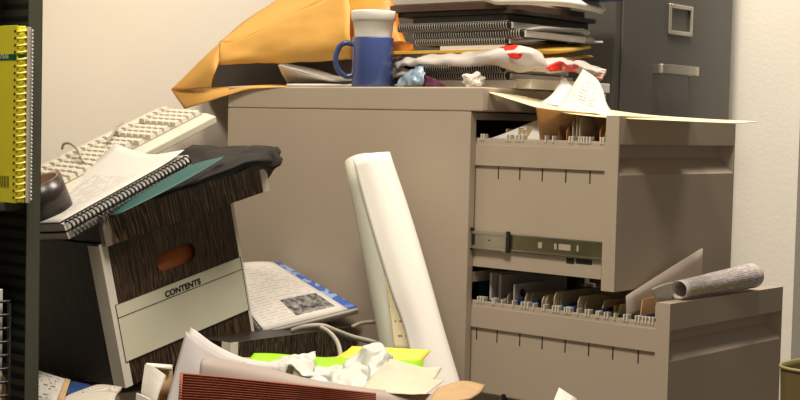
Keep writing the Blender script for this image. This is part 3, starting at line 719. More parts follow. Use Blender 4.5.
# magazine under the mug
mg = empty('magazine', Matrix.Translation(S(320, 86, .03)), 'open magazine with lifted white cover lying left of the mug', 'magazine')
zb0 = ZT+.0006
sheet('page_block', [[C(aS(287, .012), .012, zb0+.003), C(aS(320, .012), .012, zb0+.003), C(aS(362, .03), .03, zb0+.003)], [C(aS(285, .10), .2, zb0+.003), C(aS(320, .10), .2, zb0+.003), C(aS(362, .10), .2, zb0+.003)]], M['pages'], mg, t=.005, n=4)
sheet('cover', [[S(278, 65.5, .02), S(300, 71.5, .02), S(320, 77.5, .02), S(335, 80.5, .02), S(352, 81, .03)], [S(282, 63, .13), S(305, 67, .13), S(322, 71, .13), S(337, 76, .13), S(360, 78, .13)], [S(288, 62, .2), S(310, 63, .2), S(328, 66, .2), S(342, 72, .2), S(366, 76, .2)]],
      M['glossgrey'], mg, t=.0012, n=5)
sheet('lifted_page', [[S(278.5, 66.5, .019), S(300, 72.5, .019), S(320, 78.3, .019), S(335, 81.2, .019), S(350, 82, .03)], [S(282, 74, .055), S(303, 77, .05), S(322, 80.5, .05), S(336, 82.5, .05), S(352, 83, .05)], [S(287, 82.5, .10), S(307, 83, .10), S(325, 83.5, .10), S(338, 84, .10), S(354, 84, .10)]],
      M['paper'], mg, t=.0008, n=5)
# dark file under the envelope, stretched to paint its shaded inside
slab('file_folder', -.212, .36, .13, .36, ZT+.0006, ZT+.060, M['darkb'], 'thick black file drawn out to darken the shaded envelope opening', 'file')
# the large manila envelope
en = empty('manila_envelope', Matrix.Translation(S(290, 86, .02)), 'large opened manila envelope sprawling over the left corner of the beige cabinet', 'envelope')
sheet('front_panel', [[S(219, 42.6, .03), S(238, 40.7, .045), S(268, 26, .07), S(300, 11, .09), S(346, -12, .11)],
                      [S(219, 50, .02), S(240, 49, .04), S(270, 40, .055), S(305, 29, .07), S(350, 15, .09)],
                      [S(218.5, 59, .015), S(242, 58, .035), S(272, 54, .05), S(310, 48, .06), S(350, 42, .08)],
                      [S(218, 64.6, .015), S(245, 64, .04), S(275, 63, .055), S(310, 61.5, .07), S(352, 60, .09)]], M['env'], en, n=7, wob=.003, fs=20)
sheet('top_fold', [[S(219, 42.3, .03), S(245, 21, .10), S(278, -1, .15), S(330, -35, .2)], [S(233, 43.5, .046), S(268, 28, .074), S(300, 13, .094), S(346, -10, .114)]], M['env'], en, n=6, wob=.001, fs=14)
sheet('flap', [[S(221, 42.0, .032), S(203, 58, .012), S(187, 74, .0), S(171, 89.4, -.01)], [S(219, 50, .02), S(211, 63, .0), S(200, 76, -.008), S(186, 89.6, -.012)], [S(220, 60, .018), S(216, 70, .0), S(212, 80, -.005), S(211, 87.5, -.005)]], M['env'], en, n=6)
sheet('rear_panel', [[S(171, 89.6, -.008), S(190, 89, .0), S(211, 87.6, .03), S(250, 85.5, .05), S(290, 85, .06)], [S(176, 97, -.012), S(197, 96, -.008), S(219, 91.5, .0), S(250, 87.3, .0), S(288, 86.4, .015)], [S(184.5, 109, -.016), S(204, 103, -.015), S(226, 95.6, -.012), S(252, 89.0, -.006), S(287, 86.9, .0)]], M['env'], en, n=6, wob=.0006, fs=14)
sheet('gusset', [[S(218.6, 50, .026), S(218, 60, .05), S(217, 66, .08)], [S(213, 80, .02), S(212, 84, .05), S(212, 86, .08)]], M['env'], en, n=4)

# ------------------------------------------------------------------ archive box, tipped
BR = Matrix(((.63279, -.75804, -.15795), (.74030, .65207, -.16358), (.22700, -.01342, .97380))).to_4x4()
SB = .95
BT = V((-.46839, 2.44829, -.46796))*SB+V((0, 0, H))
BXM = Matrix.Translation(BT) @ BR
BXI = BXM.inverted()
bw, bh, bd = .312*SB, .26*SB, .40*SB
def bf(px, py, y=0):
    n = (BR @ V((0, 1, 0))).normalized(); p = BXI @ hit(px, py, BXM @ V((0, y, 0)), n); return p.x, p.z
abox = empty('archive_box', BXM, 'dark woodgrain cardboard archive box marked CONTENTS, tipped on its corner', 'box')
hx, hz = bf(176.5, 257); hw = .043; hr = .0165
def rounded_slot(n=12):
    return [(hx+hw-hr+hr*math.cos(a), hz+hr*math.sin(a)) for a in [-math.pi/2+math.pi*k/n for k in range(n+1)]]+[(hx-hw+hr+hr*math.cos(a), hz+hr*math.sin(a)) for a in [math.pi/2+math.pi*k/n for k in range(n+1)]]
bm = bmesh.new(); th = .004
for y in (0, th):
    o_ = [bm.verts.new((x, y, z)) for x, z in ((0, 0), (bw, 0), (bw, bh), (0, bh))]; i_ = [bm.verts.new((x, y, z)) for x, z in rounded_slot()]
    es = [bm.edges.new((q[k], q[(k+1) % len(q)])) for q in (o_, i_) for k in range(len(q))]
    bmesh.ops.triangle_fill(bm, use_beauty=True, edges=es)
    if y == 0: of, if_ = o_, i_
for A, B in ((of, o_), (if_, i_)):
    for k in range(len(A)): bm.faces.new((A[k], A[(k+1) % len(A)], B[(k+1) % len(A)], B[k]))
bm.verts.index_update()
mb = MB().add([v.co.copy() for v in bm.verts], [tuple(v.index for v in f.verts) for f in bm.faces]); bm.free()
build('front_panel', mb, M['woodf'], abox, local=True)
mb = MB().box(0, th, th, bd, 0, bh)
build('side_panel', mb, M['woods'], abox, local=True)
build('side_panel', MB().box(bw-th, bw, th, bd, 0, bh), M['woods'], abox, local=True)
build('rear_panel', MB().box(0, bw, bd-th, bd, 0, bh), M['woods'], abox, local=True)
build('bottom_panel', MB().box(th, bw-th, th, bd-th, 0, th), M['woods'], abox, local=True)
# white folded edges
e = .0008
xs = bf(104.5, 260)
mb = MB().box(-e, .0155, -e, 0, 0, bh-.001).box(-e, 0, -e, .030, 0, bh-.004)
build('white_edge', mb, M['whiteboard'], abox, local=True, bevel=.0003)
mb = MB().box(bw-.006, bw+e, -e, 0, 0, bh-.001).box(bw, bw+e, -e, .02, 0, bh-.001)
build('white_edge', mb, M['whiteboard'], abox, local=True, bevel=.0003)
# label panel
q = [bf(116.5, 303.5), bf(241.5, 257.5), bf(246.5, 310.5), bf(124.5, 362)]
x0 = (q[0][0]+q[3][0])/2; x1 = (q[1][0]+q[2][0])/2; z1 = (q[0][1]+q[1][1])/2; z0 = (q[2][1]+q[3][1])/2
mb = MB().box(x0, x1, -.0012, -.0002, z0, z1)
lab = build('label_panel', mb, M['label'], abox, local=True)
lz = (bf(119.5, 316.5)[1]+bf(241.5, 270.0)[1])/2
mb = MB()
fwid = .0013
for a in ((x0, x1, lz-.0006, lz+.0006), (x0-fwid, x0, z0-fwid, z1+fwid*.5), (x1, x1+fwid, z0-fwid, z1+fwid*.5), (x0, x1, z0-fwid, z0), (x0, x1, z1, z1+fwid*.5)):
    mb.box(a[0], a[1], -.0015, -.0003, a[2], a[3])
build('ruled_line', mb, M['ink'], lab, local=True)
tl = bf(164, 296); tr_ = bf(200.5, 281.5)
tw = tr_[0]-tl[0]
mtx = BXM @ Matrix.Translation(V(((tl[0]+tr_[0])/2, -.0016, lz+.0035))) @ Matrix.Rotation(math.pi/2, 4, 'X') @ Matrix.Diagonal(V((1.08, 1.0, 1, 1)))
to = text_obj('lettering', 'CONTENTS', .0142, mtx, M['ink'], lab, .0003)
# orange folder behind the hand hole
g = [[BXM @ V((x, .012, z)) for x in (.02, bw-.02)] for z in (.02, bh-.02)]
prop(build('file_folder', MB().grid(g), M['orange_in'], solid=.002), 'orange folder seen through the hand hole of the tipped archive box', 'folder')
# lid, long side to the front, on top of the box
lx0 = bf(105, 240.5, -.012)[0]; lx1 = bf(267.5, 182.5, -.012)[0]; lz0 = bf(105, 240.5, -.012)[1]; LH = .048; LD = .31
LZ = bh+.001
lid = empty('box_lid', BXM @ Matrix.Translation(V((0, 0, LZ))), 'woodgrain cardboard lid lying crosswise on the tipped archive box', 'lid')
mb = MB(); y0, y1 = -.012, LD
mb.box(lx0, lx1, y0, y0+.003, -.006, LH); 
build('front_panel', mb, M['woodl'], lid, local=True, bevel=.0006)
mb = MB().box(lx0, lx1, y0+.003, y1-.003, LH-.003, LH).box(lx0, lx1, y1-.003, y1, 0, LH)
build('top_panel', mb, M['woods'], lid, local=True, bevel=.0006)
for xa in (lx0, lx1-.003):
    build('side_panel', MB().box(xa, xa+.003, y0+.003, y1-.003, 0, LH), mat('dark_glossy_board', (.02, .014, .01), .3), lid, local=True, bevel=.0006)
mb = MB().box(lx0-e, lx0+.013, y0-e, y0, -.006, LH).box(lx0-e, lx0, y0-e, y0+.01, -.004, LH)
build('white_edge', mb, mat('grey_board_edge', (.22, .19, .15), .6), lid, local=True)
mb = MB().box(lx1-.0145, lx1+e, y0-e, y0, -.006, LH).box(lx1, lx1+e, y0-e, y0+.02, -.004, LH)
build('white_edge', mb, M['whiteboard'], lid, local=True)
LT = BXM @ Matrix.Translation(V((0, 0, LZ+LH)))      # frame of the lid's top
def L(x, y, z=0): return LT @ V((x, y, z))
LN = (BR @ V((0, 0, 1))).normalized()
def lt(px, py, z=0):
    p = LT.inverted() @ hit(px, py, LT @ V((0, 0, z)), LN); return p

# two spiral notebooks on the lid
k_ = SB
c0, c1 = W(64, 223, 2.22), W(191, 153, 2.42)
ee1 = (c1-c0).normalized(); far = W(128, 157, 2.55)
ee2 = far-c1; ee2 = (ee2-ee1*ee2.dot(ee1)).normalized(); nn = ee1.cross(ee2).normalized()
M['notes'] = printed('pencil_notes', (.70, .675, .63), (.42, .39, .36), lines=17, words=16, u0=.12, u1=.68, v0=.18, v1=.80, dens=.47, fill=.30)
LL = (c1-c0).length; WW = (far-c1).length
def curl(u, v):
    up = .030*max(0, (u-.78)/.22)**2*(1-v)**.5
    dip = -.004*math.sin(math.pi*min(1, max(0, u)))*v
    return (0, up*.0+dip*0)
T0 = .0135
nb2 = spiral_book('spiral_notebook', c0-nn*(2*T0+.003), ee1, ee2, nn, LL, WW, T0, M['blackc'], 'lower spiral notebook with dark coil under the one with pencil notes, on the box lid', 'notebook', 'spiral notebooks on the box lid', turns=34, hi=False, wire_r=.0014, page=M['pages'])
nb1 = spiral_book('spiral_notebook', c0-nn*(T0+.001), ee1, ee2, nn, LL, WW, T0*.9, M['blackc'], 'open spiral notebook with white pencilled page on top of the box lid pile', 'notebook', 'spiral notebooks on the box lid', turns=32, hi=False, wire_r=.0018, page=M['pages'], covers=False, top_mat=M['paper'])
# the top page, curling up at its far right corner
rows = []
for i in range(13):
    v = i/12; r = []
    for j in range(17):
        u = j/16
        h = .0015+.030*max(0, (v-.42)/.58)**1.6*max(0, (u-.40)/.60)**1.3+.006*max(0, (u-.75)/.25)**2*(1-v)**2
        r.append(c0+ee1*(u*LL*.995)+ee2*(.012+v*(WW-.006))+nn*h)
    rows.append(r)
pg = build('top_page', MB().grid([[rows[12-i][j] for j in range(17)] for i in range(13)]), M['notes'], nb1, solid=.0004)
bb = [c0-nn*(T0*.5), c1-nn*(T0*.5)]
# black fabric bag lying between lid and notebooks
bg = empty('fabric_bag', Matrix.Translation(L(.3, .1)), 'black fabric bag draped over the right end of the box lid', 'bag')
Yb = 2.42
sheet('shell', [[W(165, 156, 2.56), W(198, 146, 2.56), W(232, 149, 2.56), W(262, 146.5, 2.57), W(276, 147, 2.59)],
                [W(160, 168, 2.48), W(194, 154, 2.50), W(228, 155, 2.48), W(262, 147.5, 2.50), W(281, 156, 2.53)],
                [W(150, 196, 2.38), W(187, 178, 2.41), W(230, 163, 2.41), W(262, 155, 2.45), W(279, 163, 2.49)],
                [W(140, 205, 2.335), W(180, 188, 2.36), W(230, 172, 2.39), W(258, 164, 2.42), W(273, 169, 2.47)],
                [W(138, 206, 2.35), W(178, 190, 2.375), W(230, 175, 2.41), W(260, 168, 2.45), W(269, 178, 2.50)]], M['cloth'], bg, n=8, wob=.006, fs=22, t=.003)
sheet('flap', [[W(200, 175, 2.365), W(228, 165, 2.385), W(252, 157, 2.41), W(270, 156, 2.45)], [W(196, 181, 2.35), W(228, 169, 2.372), W(254, 161, 2.40), W(272, 161, 2.44)], [W(192, 186, 2.36), W(228, 173, 2.38), W(254, 165, 2.41), W(270, 166, 2.45)]], M['cloth'], bg, n=6, wob=.002, fs=20, t=.003)
# teal folder
sheet('file_folder', [[W(104, 216, 2.29), W(150, 188, 2.335), W(190, 166, 2.37), W(224.5, 156.4, 2.41)], [W(118, 214.5, 2.275), W(160, 194, 2.315), W(192, 177, 2.345), W(222, 159, 2.385)]], M['teal'], n=6, t=.0012,
      label='teal card folder sticking out from under the notebooks on the box lid', cat='folder')
# roll of brown tape
tp = empty('tape_roll', frame(c0+ee1*(.135*LL)+ee2*.105+nn*.0022, ee1, nn), 'dark brown roll of packing tape on the white notebook page', 'tape roll')
ro, ri, th_ = .049, .041, .054
n_ = 56
build('tape', MB().lathe([(ri+.003, 0), (ro, 0), (ro, th_), (ri+.003, th_)], lambda p: p, n_), M['tape'], tp, local=True)
build('core', MB().lathe([(ri, .0), (ri+.003, 0), (ri+.003, th_), (ri, th_), (ri, 0)], lambda p: p, n_), M['core'], tp, local=True)
# keyboard leaning behind the notebooks
kbb, kff = W(157, 108.5, 2.80), W(199, 119, 2.69)
klf = W(40, 165.5, 2.55)
kx = (kbb-klf).normalized(); ky = kbb-kff; KD = ky.length; ky = (ky-kx*ky.dot(kx)).normalized(); kz = kx.cross(ky).normalized()
KL = .45
korg = kbb-kx*KL-ky*KD
kbm = Matrix(((kx.x, ky.x, kz.x, korg.x), (kx.y, ky.y, kz.y, korg.y), (kx.z, ky.z, kz.z, korg.z), (0, 0, 0, 1)))
kb = empty('keyboard', kbm, 'dusty off white computer keyboard propped behind the notebooks', 'keyboard')
prof = [(0, -.022), (0, -.008), (.02, -.003), (.05, -.0025), (KD-.02, -.001), (KD-.012, .003), (KD, .001), (KD, -.022)]
build('case', MB().prism(prof, 0, KL, lambda p: V((p.z, p.x, p.y))), M['kb'], kb, local=True, bevel=.002)
build('key_gap_shade', MB().box(.012, KL-.008, .026, KD-.022, -.003, -.0008), mat('gap_shade_plastic', (.34, .315, .26), .6), kb, local=True)  # darker plate paints the shade between the keys
first = None; rowy = [.034+.0192*i*(KD/.185) for i in range(6)]
for r, y in enumerate(rowy):
    x = KL-.020; k = 0
    while x > .02 and k < 18:
        w_ = .0155
        gap = .0195
        if k in (4, 7) : x -= .012
        if first is None:
            mbk = MB(); a, b, hgt = w_/2*1.1, .0083, .0095
            vs = [(-a, -b, 0), (a, -b, 0), (a, b, 0), (-a, b, 0), (-a*.72, -b*.7, hgt), (a*.72, -b*.7, hgt), (a*.72, b*.75, hgt), (-a*.72, b*.75, hgt)]
            mbk.add(vs, [(0, 1, 2, 3), (4, 5, 6, 7), (0, 1, 5, 4), (1, 2, 6, 5), (2, 3, 7, 6), (3, 0, 4, 7)])
            first = build('key', mbk, M['key'], kb, local=True, bevel=.0012); ko = first
        else: ko = copyobj(first, kb)
        ko.location = (x, y, -.0022+(.003 if r == 5 else 0)); x -= gap; k += 1
        if r == 0 and k == 8:
            x -= .08
kp = lambda px, py, o: hit(px, py, korg+kz*o, kz)
cm = MB().tube(dense([kp(62, 149, .012), kp(64, 144, .022), kp(70, 143.5, .026), kp(76, 148, .022), kp(80, 155, .016), kp(83, 162, .012)], 8), .0024, 8)
cm.tube(dense([kp(122, 123, .012), kp(117, 127, .016), kp(114, 132, .018), kp(111, 137, .016), kp(107, 143, .012)], 8), .0024, 8)
build('cord', cm, M['cord'], kb)

# ------------------------------------------------------------------ second archive box on the floor behind, catalogue and cables
B2 = C(.386, -.330, 0); 
B2 = W(230, 343, 2.40); B2Z = B2.z; B2.z = 0
b2m = Matrix(((BX.x, -AX.x, 0, B2.x), (BX.y, -AX.y, 0, B2.y), (0, 0, 1, 0), (0, 0, 0, 1)))
box2 = empty('archive_box', b2m, 'upright woodgrain archive box on the floor carrying the tipped box and the catalogue', 'box')
w2, d2 = .315, .36
build('front_panel', MB().box(0, w2, 0, .004, 0, B2Z), M['woodb'], box2, local=True)
build('side_panel', MB().box(0, .004, .004, d2, 0, B2Z), M['woods'], box2, local=True)
build('side_panel', MB().box(w2-.004, w2, .004, d2, 0, B2Z), M['woods'], box2, local=True)
build('rear_panel', MB().box(0, w2, d2-.004, d2, 0, B2Z), M['woods'], box2, local=True)
build('top_panel', MB().box(.004, w2-.004, .004, d2-.004, B2Z-.004, B2Z), M['woods'], box2, local=True)
build('white_edge', MB().box(-.0008, .018, -.0008, 0, 0, B2Z).box(-.0008, 0, -.0008, .02, 0, B2Z), M['whiteboard'], box2, local=True)
# catalogue lying on it, tilted
q = {'tr': W(281, 263, 2.78), 'br': W(358, 307, 2.62), 'bl': W(260, 332, 2.56)}
M['cat'] = printed('catalogue_print', (.80, .76, .71), (.60, .56, .52), lines=25, words=15, u0=.08, u1=.92, v0=.07, v1=.93, dens=.46, fill=.32, patches=[((.47, .93, .09, .35), (.015, .015, .015), (.60, .58, .56), 15)])
def quad(u, v): return q['bl'].lerp(q['br'], u).lerp(W(210, 270, 2.69).lerp(W(280, 262.5, 2.78), u), v)
ctn = (q['br']-q['bl']).cross(q['tr']-q['bl']).normalized()
ctl = empty('catalogue', Matrix.Translation(q['bl']), 'thick open catalogue with blue edge strip and grey picture, on the upright box', 'catalogue')
def cg(u0, u1, off, n=10, m=12):
    return [[quad(u0+(u1-u0)*j/m, 1-i/n)+ctn*(off+.010*math.sin(math.pi*(u0+(u1-u0)*j/m))*(1-i/n)*.8) for j in range(m+1)] for i in range(n+1)]
build('page_block', MB().grid(cg(0, 1, -.008)), M['pages'], ctl, solid=.014)
build('printed_page', MB().grid(cg(0, .90, .0004)), M['cat'], ctl, solid=.0006)
def bluemat():
    m = mat('blue_mottle', (.05, .11, .42), .4); nt = m.node_tree; b = nt.nodes['Principled BSDF']
    tc = nt.nodes.new('ShaderNodeTexCoord'); vz = nt.nodes.new('ShaderNodeTexNoise'); vz.inputs['Scale'].default_value = 55; vz.inputs['Detail'].default_value = 1
    nt.links.new(tc.outputs['Object'], vz.inputs['Vector']); rp = nt.nodes.new('ShaderNodeValToRGB'); rp.color_ramp.interpolation = 'CONSTANT'
    rp.color_ramp.elements[0].color = (.06, .13, .50, 1); rp.color_ramp.elements[1].color = (.30, .42, .70, 1); rp.color_ramp.elements[1].position = .52
    nt.links.new(vz.outputs['Fac'], rp.inputs[0]); nt.links.new(rp.outputs[0], b.inputs['Base Color']); return m
build('blue_strip', MB().grid(cg(.90, 1.0, .0003)), bluemat(), ctl, solid=.0006)
p0, p1 = quad(0, .02), quad(0, .25)
build('spiral_binding', coil_mb(p0-ctn*.004, quad(0, .6)-ctn*.004, (q['bl']-q['br']).normalized(), ctn, .009, 26, .0011), M['wire'], ctl)
# grey cables
def cable(pts, r, lab): return prop(build('cable', MB().tube(dense(pts, 8), r, 10), M['cord']), lab, 'cable')
cable([W(384, 346, 2.40), W(372, 342, 2.38), W(352, 337, 2.36), W(336, 331, 2.34), W(322, 326, 2.33), W(305, 327, 2.33), W(292, 331, 2.34)], .0045, 'thick grey cable running right from under the catalogue to the rolled poster')
cable([W(320, 327, 2.318), W(330, 333, 2.315), W(337, 342, 2.30), W(340, 352, 2.28), W(341, 366, 2.26)], .0040, 'grey cable looping down from under the catalogue behind the green folder')
cable([W(352, 327, 2.42), W(362, 323, 2.43), W(376, 322, 2.44), W(388, 323.5, 2.46)], .0036, 'thin grey cable behind the rolled poster at the catalogue corner')

# ------------------------------------------------------------------ rolled poster leaning on the cabinet
pt_, pb_ = S(361, 158, -.040), None
ptop = W(361.5, 160, 2.52); pbot = W(424, 478, 2.30)
k = (ptop.z-.002)/(ptop.z-pbot.z); pbot = ptop.lerp(pbot, k)
roll = empty('rolled_poster', Matrix.Translation(pbot), 'tall rolled paper poster with loose outer flap leaning on the beige cabinet', 'poster')
ax = (ptop-pbot).normalized(); PL = (ptop-pbot).length
vx = V((1, 0, 0)); vx = (vx-ax*vx.dot(ax)).normalized(); vy = ax.cross(vx)       # vy points away from the camera or to it
if vy.y > 0: vy = -vy
def ring(t, r, a0, a1, n=26, cx=0, cy=0, rx=None):
    c = pbot+ax*(PL*t)+vx*cx+vy*cy
    return [c+vx*(math.cos(a0+(a1-a0)*k/n)*(rx or r))+vy*(math.sin(a0+(a1-a0)*k/n)*r) for k in range(n+1)]
R0 = .031
build('inner_roll', MB().grid([ring(1-i/12, R0-.0012*k_, -.3, -.3+2*math.pi*1.02) for i in range(13)]), M['poster_shade'], roll, solid=.0008)
build('inner_roll', MB().grid([ring(1-i/12-.004, R0-.006, .5, .5+2*math.pi*.95) for i in range(13)]), M['poster_shade'], roll, solid=.0008)
# outer flap: free left edge, bulging to the right, wrapping behind
TY = 2.435
rows = []
fl = [((352.5, 158), (370, 153.5), (389.5, 152), 0), ((370, 222), (390, 219), (411, 216), .3), ((390, 288), (409, 284), (430, 280), .6), ((409, 348), (428, 344), (447, 340), .85), ((425, 470), (452, 470), (487, 470), 1.3)]
for (a, b, c, t) in fl:
    Yc = ptop.y+(pbot.y-ptop.y)*((a[1]-158)/(505-158))
    rows.append([W(*a, Yc-.040), W(a[0]*.55+c[0]*.45, b[1], Yc-.046), W(a[0]*.12+c[0]*.88, c[1], Yc-.036), W(*c, Yc-.014), W(c[0]-7, c[1]+1, Yc+.016), W(c[0]-24, c[1]+1, Yc+.034)])
for p in rows[-1]: p.z = max(p.z, .003)
sheet('outer_flap', rows, M['poster'], roll, n=7, t=.0007)
# printed map side seen in the gap
M['map'] = printed('map_print', (.62, .55, .33), (.30, .12, .06), lines=5, words=9, dens=.56, fill=.16, v0=.02, v1=.98, u0=.02, u1=.98, trans=0)
mr_ = []
for (a, c) in (((385, 278), (394, 276)), ((390, 315), (406, 315)), ((394, 352), (420, 350))):
    Yc = ptop.y+(pbot.y-ptop.y)*((a[1]-158)/(505-158)); mr_.append([W(*a, Yc-.0315), W((a[0]+c[0])/2, a[1], Yc-.0335), W(*c, Yc-.033)])
sheet('map_print', mr_, M['map'], roll, n=5, t=.0004)

# ------------------------------------------------------------------ open carton of papers in the foreground
CT = empty('carton', Matrix.Translation(V((-.15, 1.97, 0))), 'open white cardboard carton in front, stuffed with papers', 'carton')
fx0, fx1, fy0, fy1, fz = -.345, .045, 1.83, 2.13, .262
for a in ((fx0, fx1, fy0, fy0+.004), (fx0, fx1, fy1-.004, fy1), (fx0, fx0+.004, fy0+.004, fy1-.004), (fx1-.004, fx1, fy0+.004, fy1-.004)):
    build('side_panel', MB().box(a[0], a[1], a[2], a[3], .0, fz), M['kraft'], CT)
build('bottom_panel', MB().box(fx0+.004, fx1-.004, fy0+.004, fy1-.004, .0, .004), M['kraft'], CT)
fl_ = MB().grid(surf([[W(145.6, 364.8, 2.03), W(152.5, 366, 2.02), W(165.6, 375, 1.995)], [W(142, 391, 2.01), W(149, 395, 1.995), W(156, 400, 1.975)], [W(141, 415, 2.0), W(148, 417, 1.985), W(153, 420, 1.97)]], 3), smooth=False)
build('flap', fl_, M['whiteboard'], CT, solid=.003)
build('flap', MB().grid([[W(146, 363.6, 2.035), W(172, 365.5, 2.07)], [W(147, 366.5, 2.03), W(172, 370, 2.06)]]), M['whiteboard'], CT, solid=.003)
build('flap', MB().grid([[W(150, 367, 2.045), W(172, 368, 2.075)], [W(152, 400, 2.03), W(172, 400, 2.05)]]), M['kraft'], CT, solid=.003)
fl_ = MB().grid(surf([[W(137, 393, 1.985), W(150, 399, 1.96)], [W(136, 415, 1.975), W(149, 418, 1.95)]], 3), smooth=False)
build('flap', fl_, M['whiteboard'], CT, solid=.003)
fl_ = MB().grid(surf([[W(437, 389, 2.00), W(462, 382, 2.03), W(485, 386, 2.02)], [W(430, 400, 1.96), W(460, 392, 1.98), W(480, 393, 1.975)], [W(428, 412, 1.94), W(450, 404, 1.95), W(470, 399.5, 1.955)]], 5))
build('flap', fl_, M['kraft'], CT, solid=.004)
# red brown expanding file, pleats up
ef = empty('expanding_file', Matrix.Translation(W(270, 430, 1.87)), 'red brown expanding file with ribbed pleats in the carton front', 'expanding file')
N = 13; top, A, B = [], W(181, 373.5, 1.905), W(372, 393, 1.935)
nrm = V((0, -1, .35)).normalized()
g = []
for i in range(2*N+1):
    t = i/(2*N)
    l = W(180.5-t*1.5, 373.2+t*34, 1.93-.06*t); m_ = W(270, 382+t*30, 1.925-.06*t); r_ = W(376, 393.5+t*22, 1.95-.06*t)
    off = V((0, -.0055, .0022)) if i % 2 else V((0, 0, 0))
    g.append([l+off, l.lerp(m_, .5)+off+V((0, 0, .0006)), m_+off, m_.lerp(r_, .5)+off, r_+off*.5])
build('pleats', MB().grid(g, smooth=False), M['redbrown'], ef, solid=.0007)
build('end_strip', MB().grid(surf([[W(180.2, 373.2, 1.924), W(183, 373.6, 1.921)], [W(177, 420, 1.85), W(180, 420, 1.848)]], 4)), M['redbrown'], ef, solid=.001)
build('rear_cover', MB().grid(surf([[W(181, 372.6, 1.94), W(270, 381, 1.94), W(376, 393, 1.96)], [W(181, 420, 1.93), W(270, 425, 1.93), W(376, 430, 1.94)]], 4)), M['redbrown'], ef, solid=.0015)
# large curved sheets behind the file
def big(name, rows, m, lab, seed=0, **k): return sheet(name, rows, m, n=7, t=.0007, label=lab, cat='paper', seed=seed, **k)
big('large_sheet', [[W(186, 331, 2.06), W(203, 345, 2.03), W(222, 356, 2.00), W(246, 362, 1.99)], [W(176, 366, 2.02), W(196, 372, 1.99), W(214, 378, 1.975), W(240, 380, 1.97)], [W(165, 408, 1.97), W(190, 410, 1.955), W(212, 412, 1.95), W(240, 412, 1.95)]], M['lilac'], 'large cool grey sheet standing bent upright at the left of the carton')
big('large_sheet', [[W(191, 327.5, 2.10), W(212, 344, 2.07), W(240, 357, 2.05), W(280, 364, 2.04)], [W(187, 342, 2.085), W(212, 358, 2.055), W(240, 368, 2.035), W(280, 372, 2.03)], [W(183, 400, 2.06), W(210, 404, 2.03), W(240, 408, 2.02), W(280, 410, 2.02)]], M['paper_grey'], 'pale curled sheet peaking just behind the cool grey sheet in the carton')
big('large_sheet', [[W(194, 329, 2.115), W(216, 345, 2.085), W(246, 358.5, 2.065), W(286, 366, 2.055)], [W(192, 345, 2.105), W(216, 362, 2.075), W(246, 372, 2.055), W(286, 376, 2.05)], [W(188, 400, 2.09), W(214, 404, 2.05), W(244, 408, 2.04), W(286, 410, 2.04)]], M['paper'], 'white curled sheet furthest back of the peaked sheets in the carton')
big('large_sheet', [[W(203, 358.5, 1.985), W(225, 359.5, 1.98), W(262, 367, 1.98), W(310, 379, 1.985), W(352, 386, 1.99), W(392, 391, 2.0), W(460, 396.5, 2.04)],
                    [W(200, 366, 1.97), W(225, 372, 1.965), W(262, 379, 1.965), W(310, 387, 1.97), W(352, 392, 1.975), W(392, 398, 1.985), W(458, 405, 2.02)],
                    [W(198, 400, 1.955), W(225, 404, 1.95), W(262, 408, 1.95), W(310, 412, 1.955), W(352, 414, 1.96), W(392, 416, 1.97), W(455, 418, 2.0)]], M['pinkp'], 'long dull pinkish sheet with rounded corner along the back of the expanding file')
# coloured folders in the carton
sheet('file_folder', [[W(254, 353.5, 2.13), W(276, 354, 2.135), W(330, 358, 2.14), W(424, 361, 2.16)], [W(249, 361, 2.10), W(280, 362.5, 2.105), W(330, 366, 2.11), W(422, 370, 2.13)], [W(252, 372, 2.09), W(280, 374, 2.09), W(330, 378, 2.09), W(420, 380, 2.10)]], M['lime'], n=5, t=.0015,
      label='bright lime green folder in the carton under the white plastic', cat='folder')
sheet('file_folder', [[W(352, 346.5, 2.19), W(390, 348, 2.195), W(431, 350.5, 2.20)], [W(338, 358.5, 2.15), W(380, 361, 2.155), W(419, 363.5, 2.165)]], M['lemon'], n=5, t=.0015,
      label='upper lemon yellow folder showing above the green folder, right', cat='folder')
sheet('file_folder', [[W(350, 349, 2.19), W(390, 351, 2.195), W(428, 354, 2.20)], [W(330, 361, 2.148), W(380, 364, 2.15), W(417, 366, 2.16)]], M['lemon'], n=5, t=.0015,
      label='lower lemon yellow folder just beneath the upper yellow one', cat='folder')
sheet('file_folder', [[W(236, 357.5, 2.16), W(300, 358.5, 2.17), W(350, 356, 2.19)], [W(238, 366, 2.13), W(300, 368, 2.14), W(350, 366, 2.16)]], M['olivep'], n=5, t=.001,
      label='dull olive folder edge behind the green folder, left', cat='folder')
# crumpled white plastic bag and tan papers
pl = empty('plastic_bag', Matrix.Translation(W(345, 385, 2.06)), 'crumpled translucent white plastic bag lying over the green folder', 'bag')
sheet('film', [[W(268, 367, 2.10), W(282, 354.5, 2.11), W(300, 352, 2.12), W(314, 354, 2.12)], [W(270, 372, 2.08), W(284, 362, 2.075), W(300, 358, 2.09), W(315, 358, 2.10)], [W(290, 374, 2.07), W(296, 371, 2.06), W(304, 366, 2.07), W(311, 370, 2.085)], [W(296, 380, 2.06), W(304, 378, 2.05), W(312, 376, 2.055), W(322, 376, 2.06)]], M['plastic'], pl, n=9, wob=.010, fs=30, seed=2)
sheet('film', [[W(306, 372, 2.10), W(326, 367, 2.10), W(346, 363, 2.10), W(362, 360, 2.10)], [W(302, 378, 2.07), W(326, 373, 2.06), W(346, 370, 2.06), W(366, 368, 2.07)], [W(306, 383, 2.05), W(328, 381, 2.04), W(350, 380, 2.035), W(372, 378, 2.04)], [W(318, 388, 2.03), W(334, 388, 2.02), W(356, 388, 2.02), W(374, 388, 2.02)]], M['plastic'], pl, n=9, wob=.010, fs=30, seed=5)
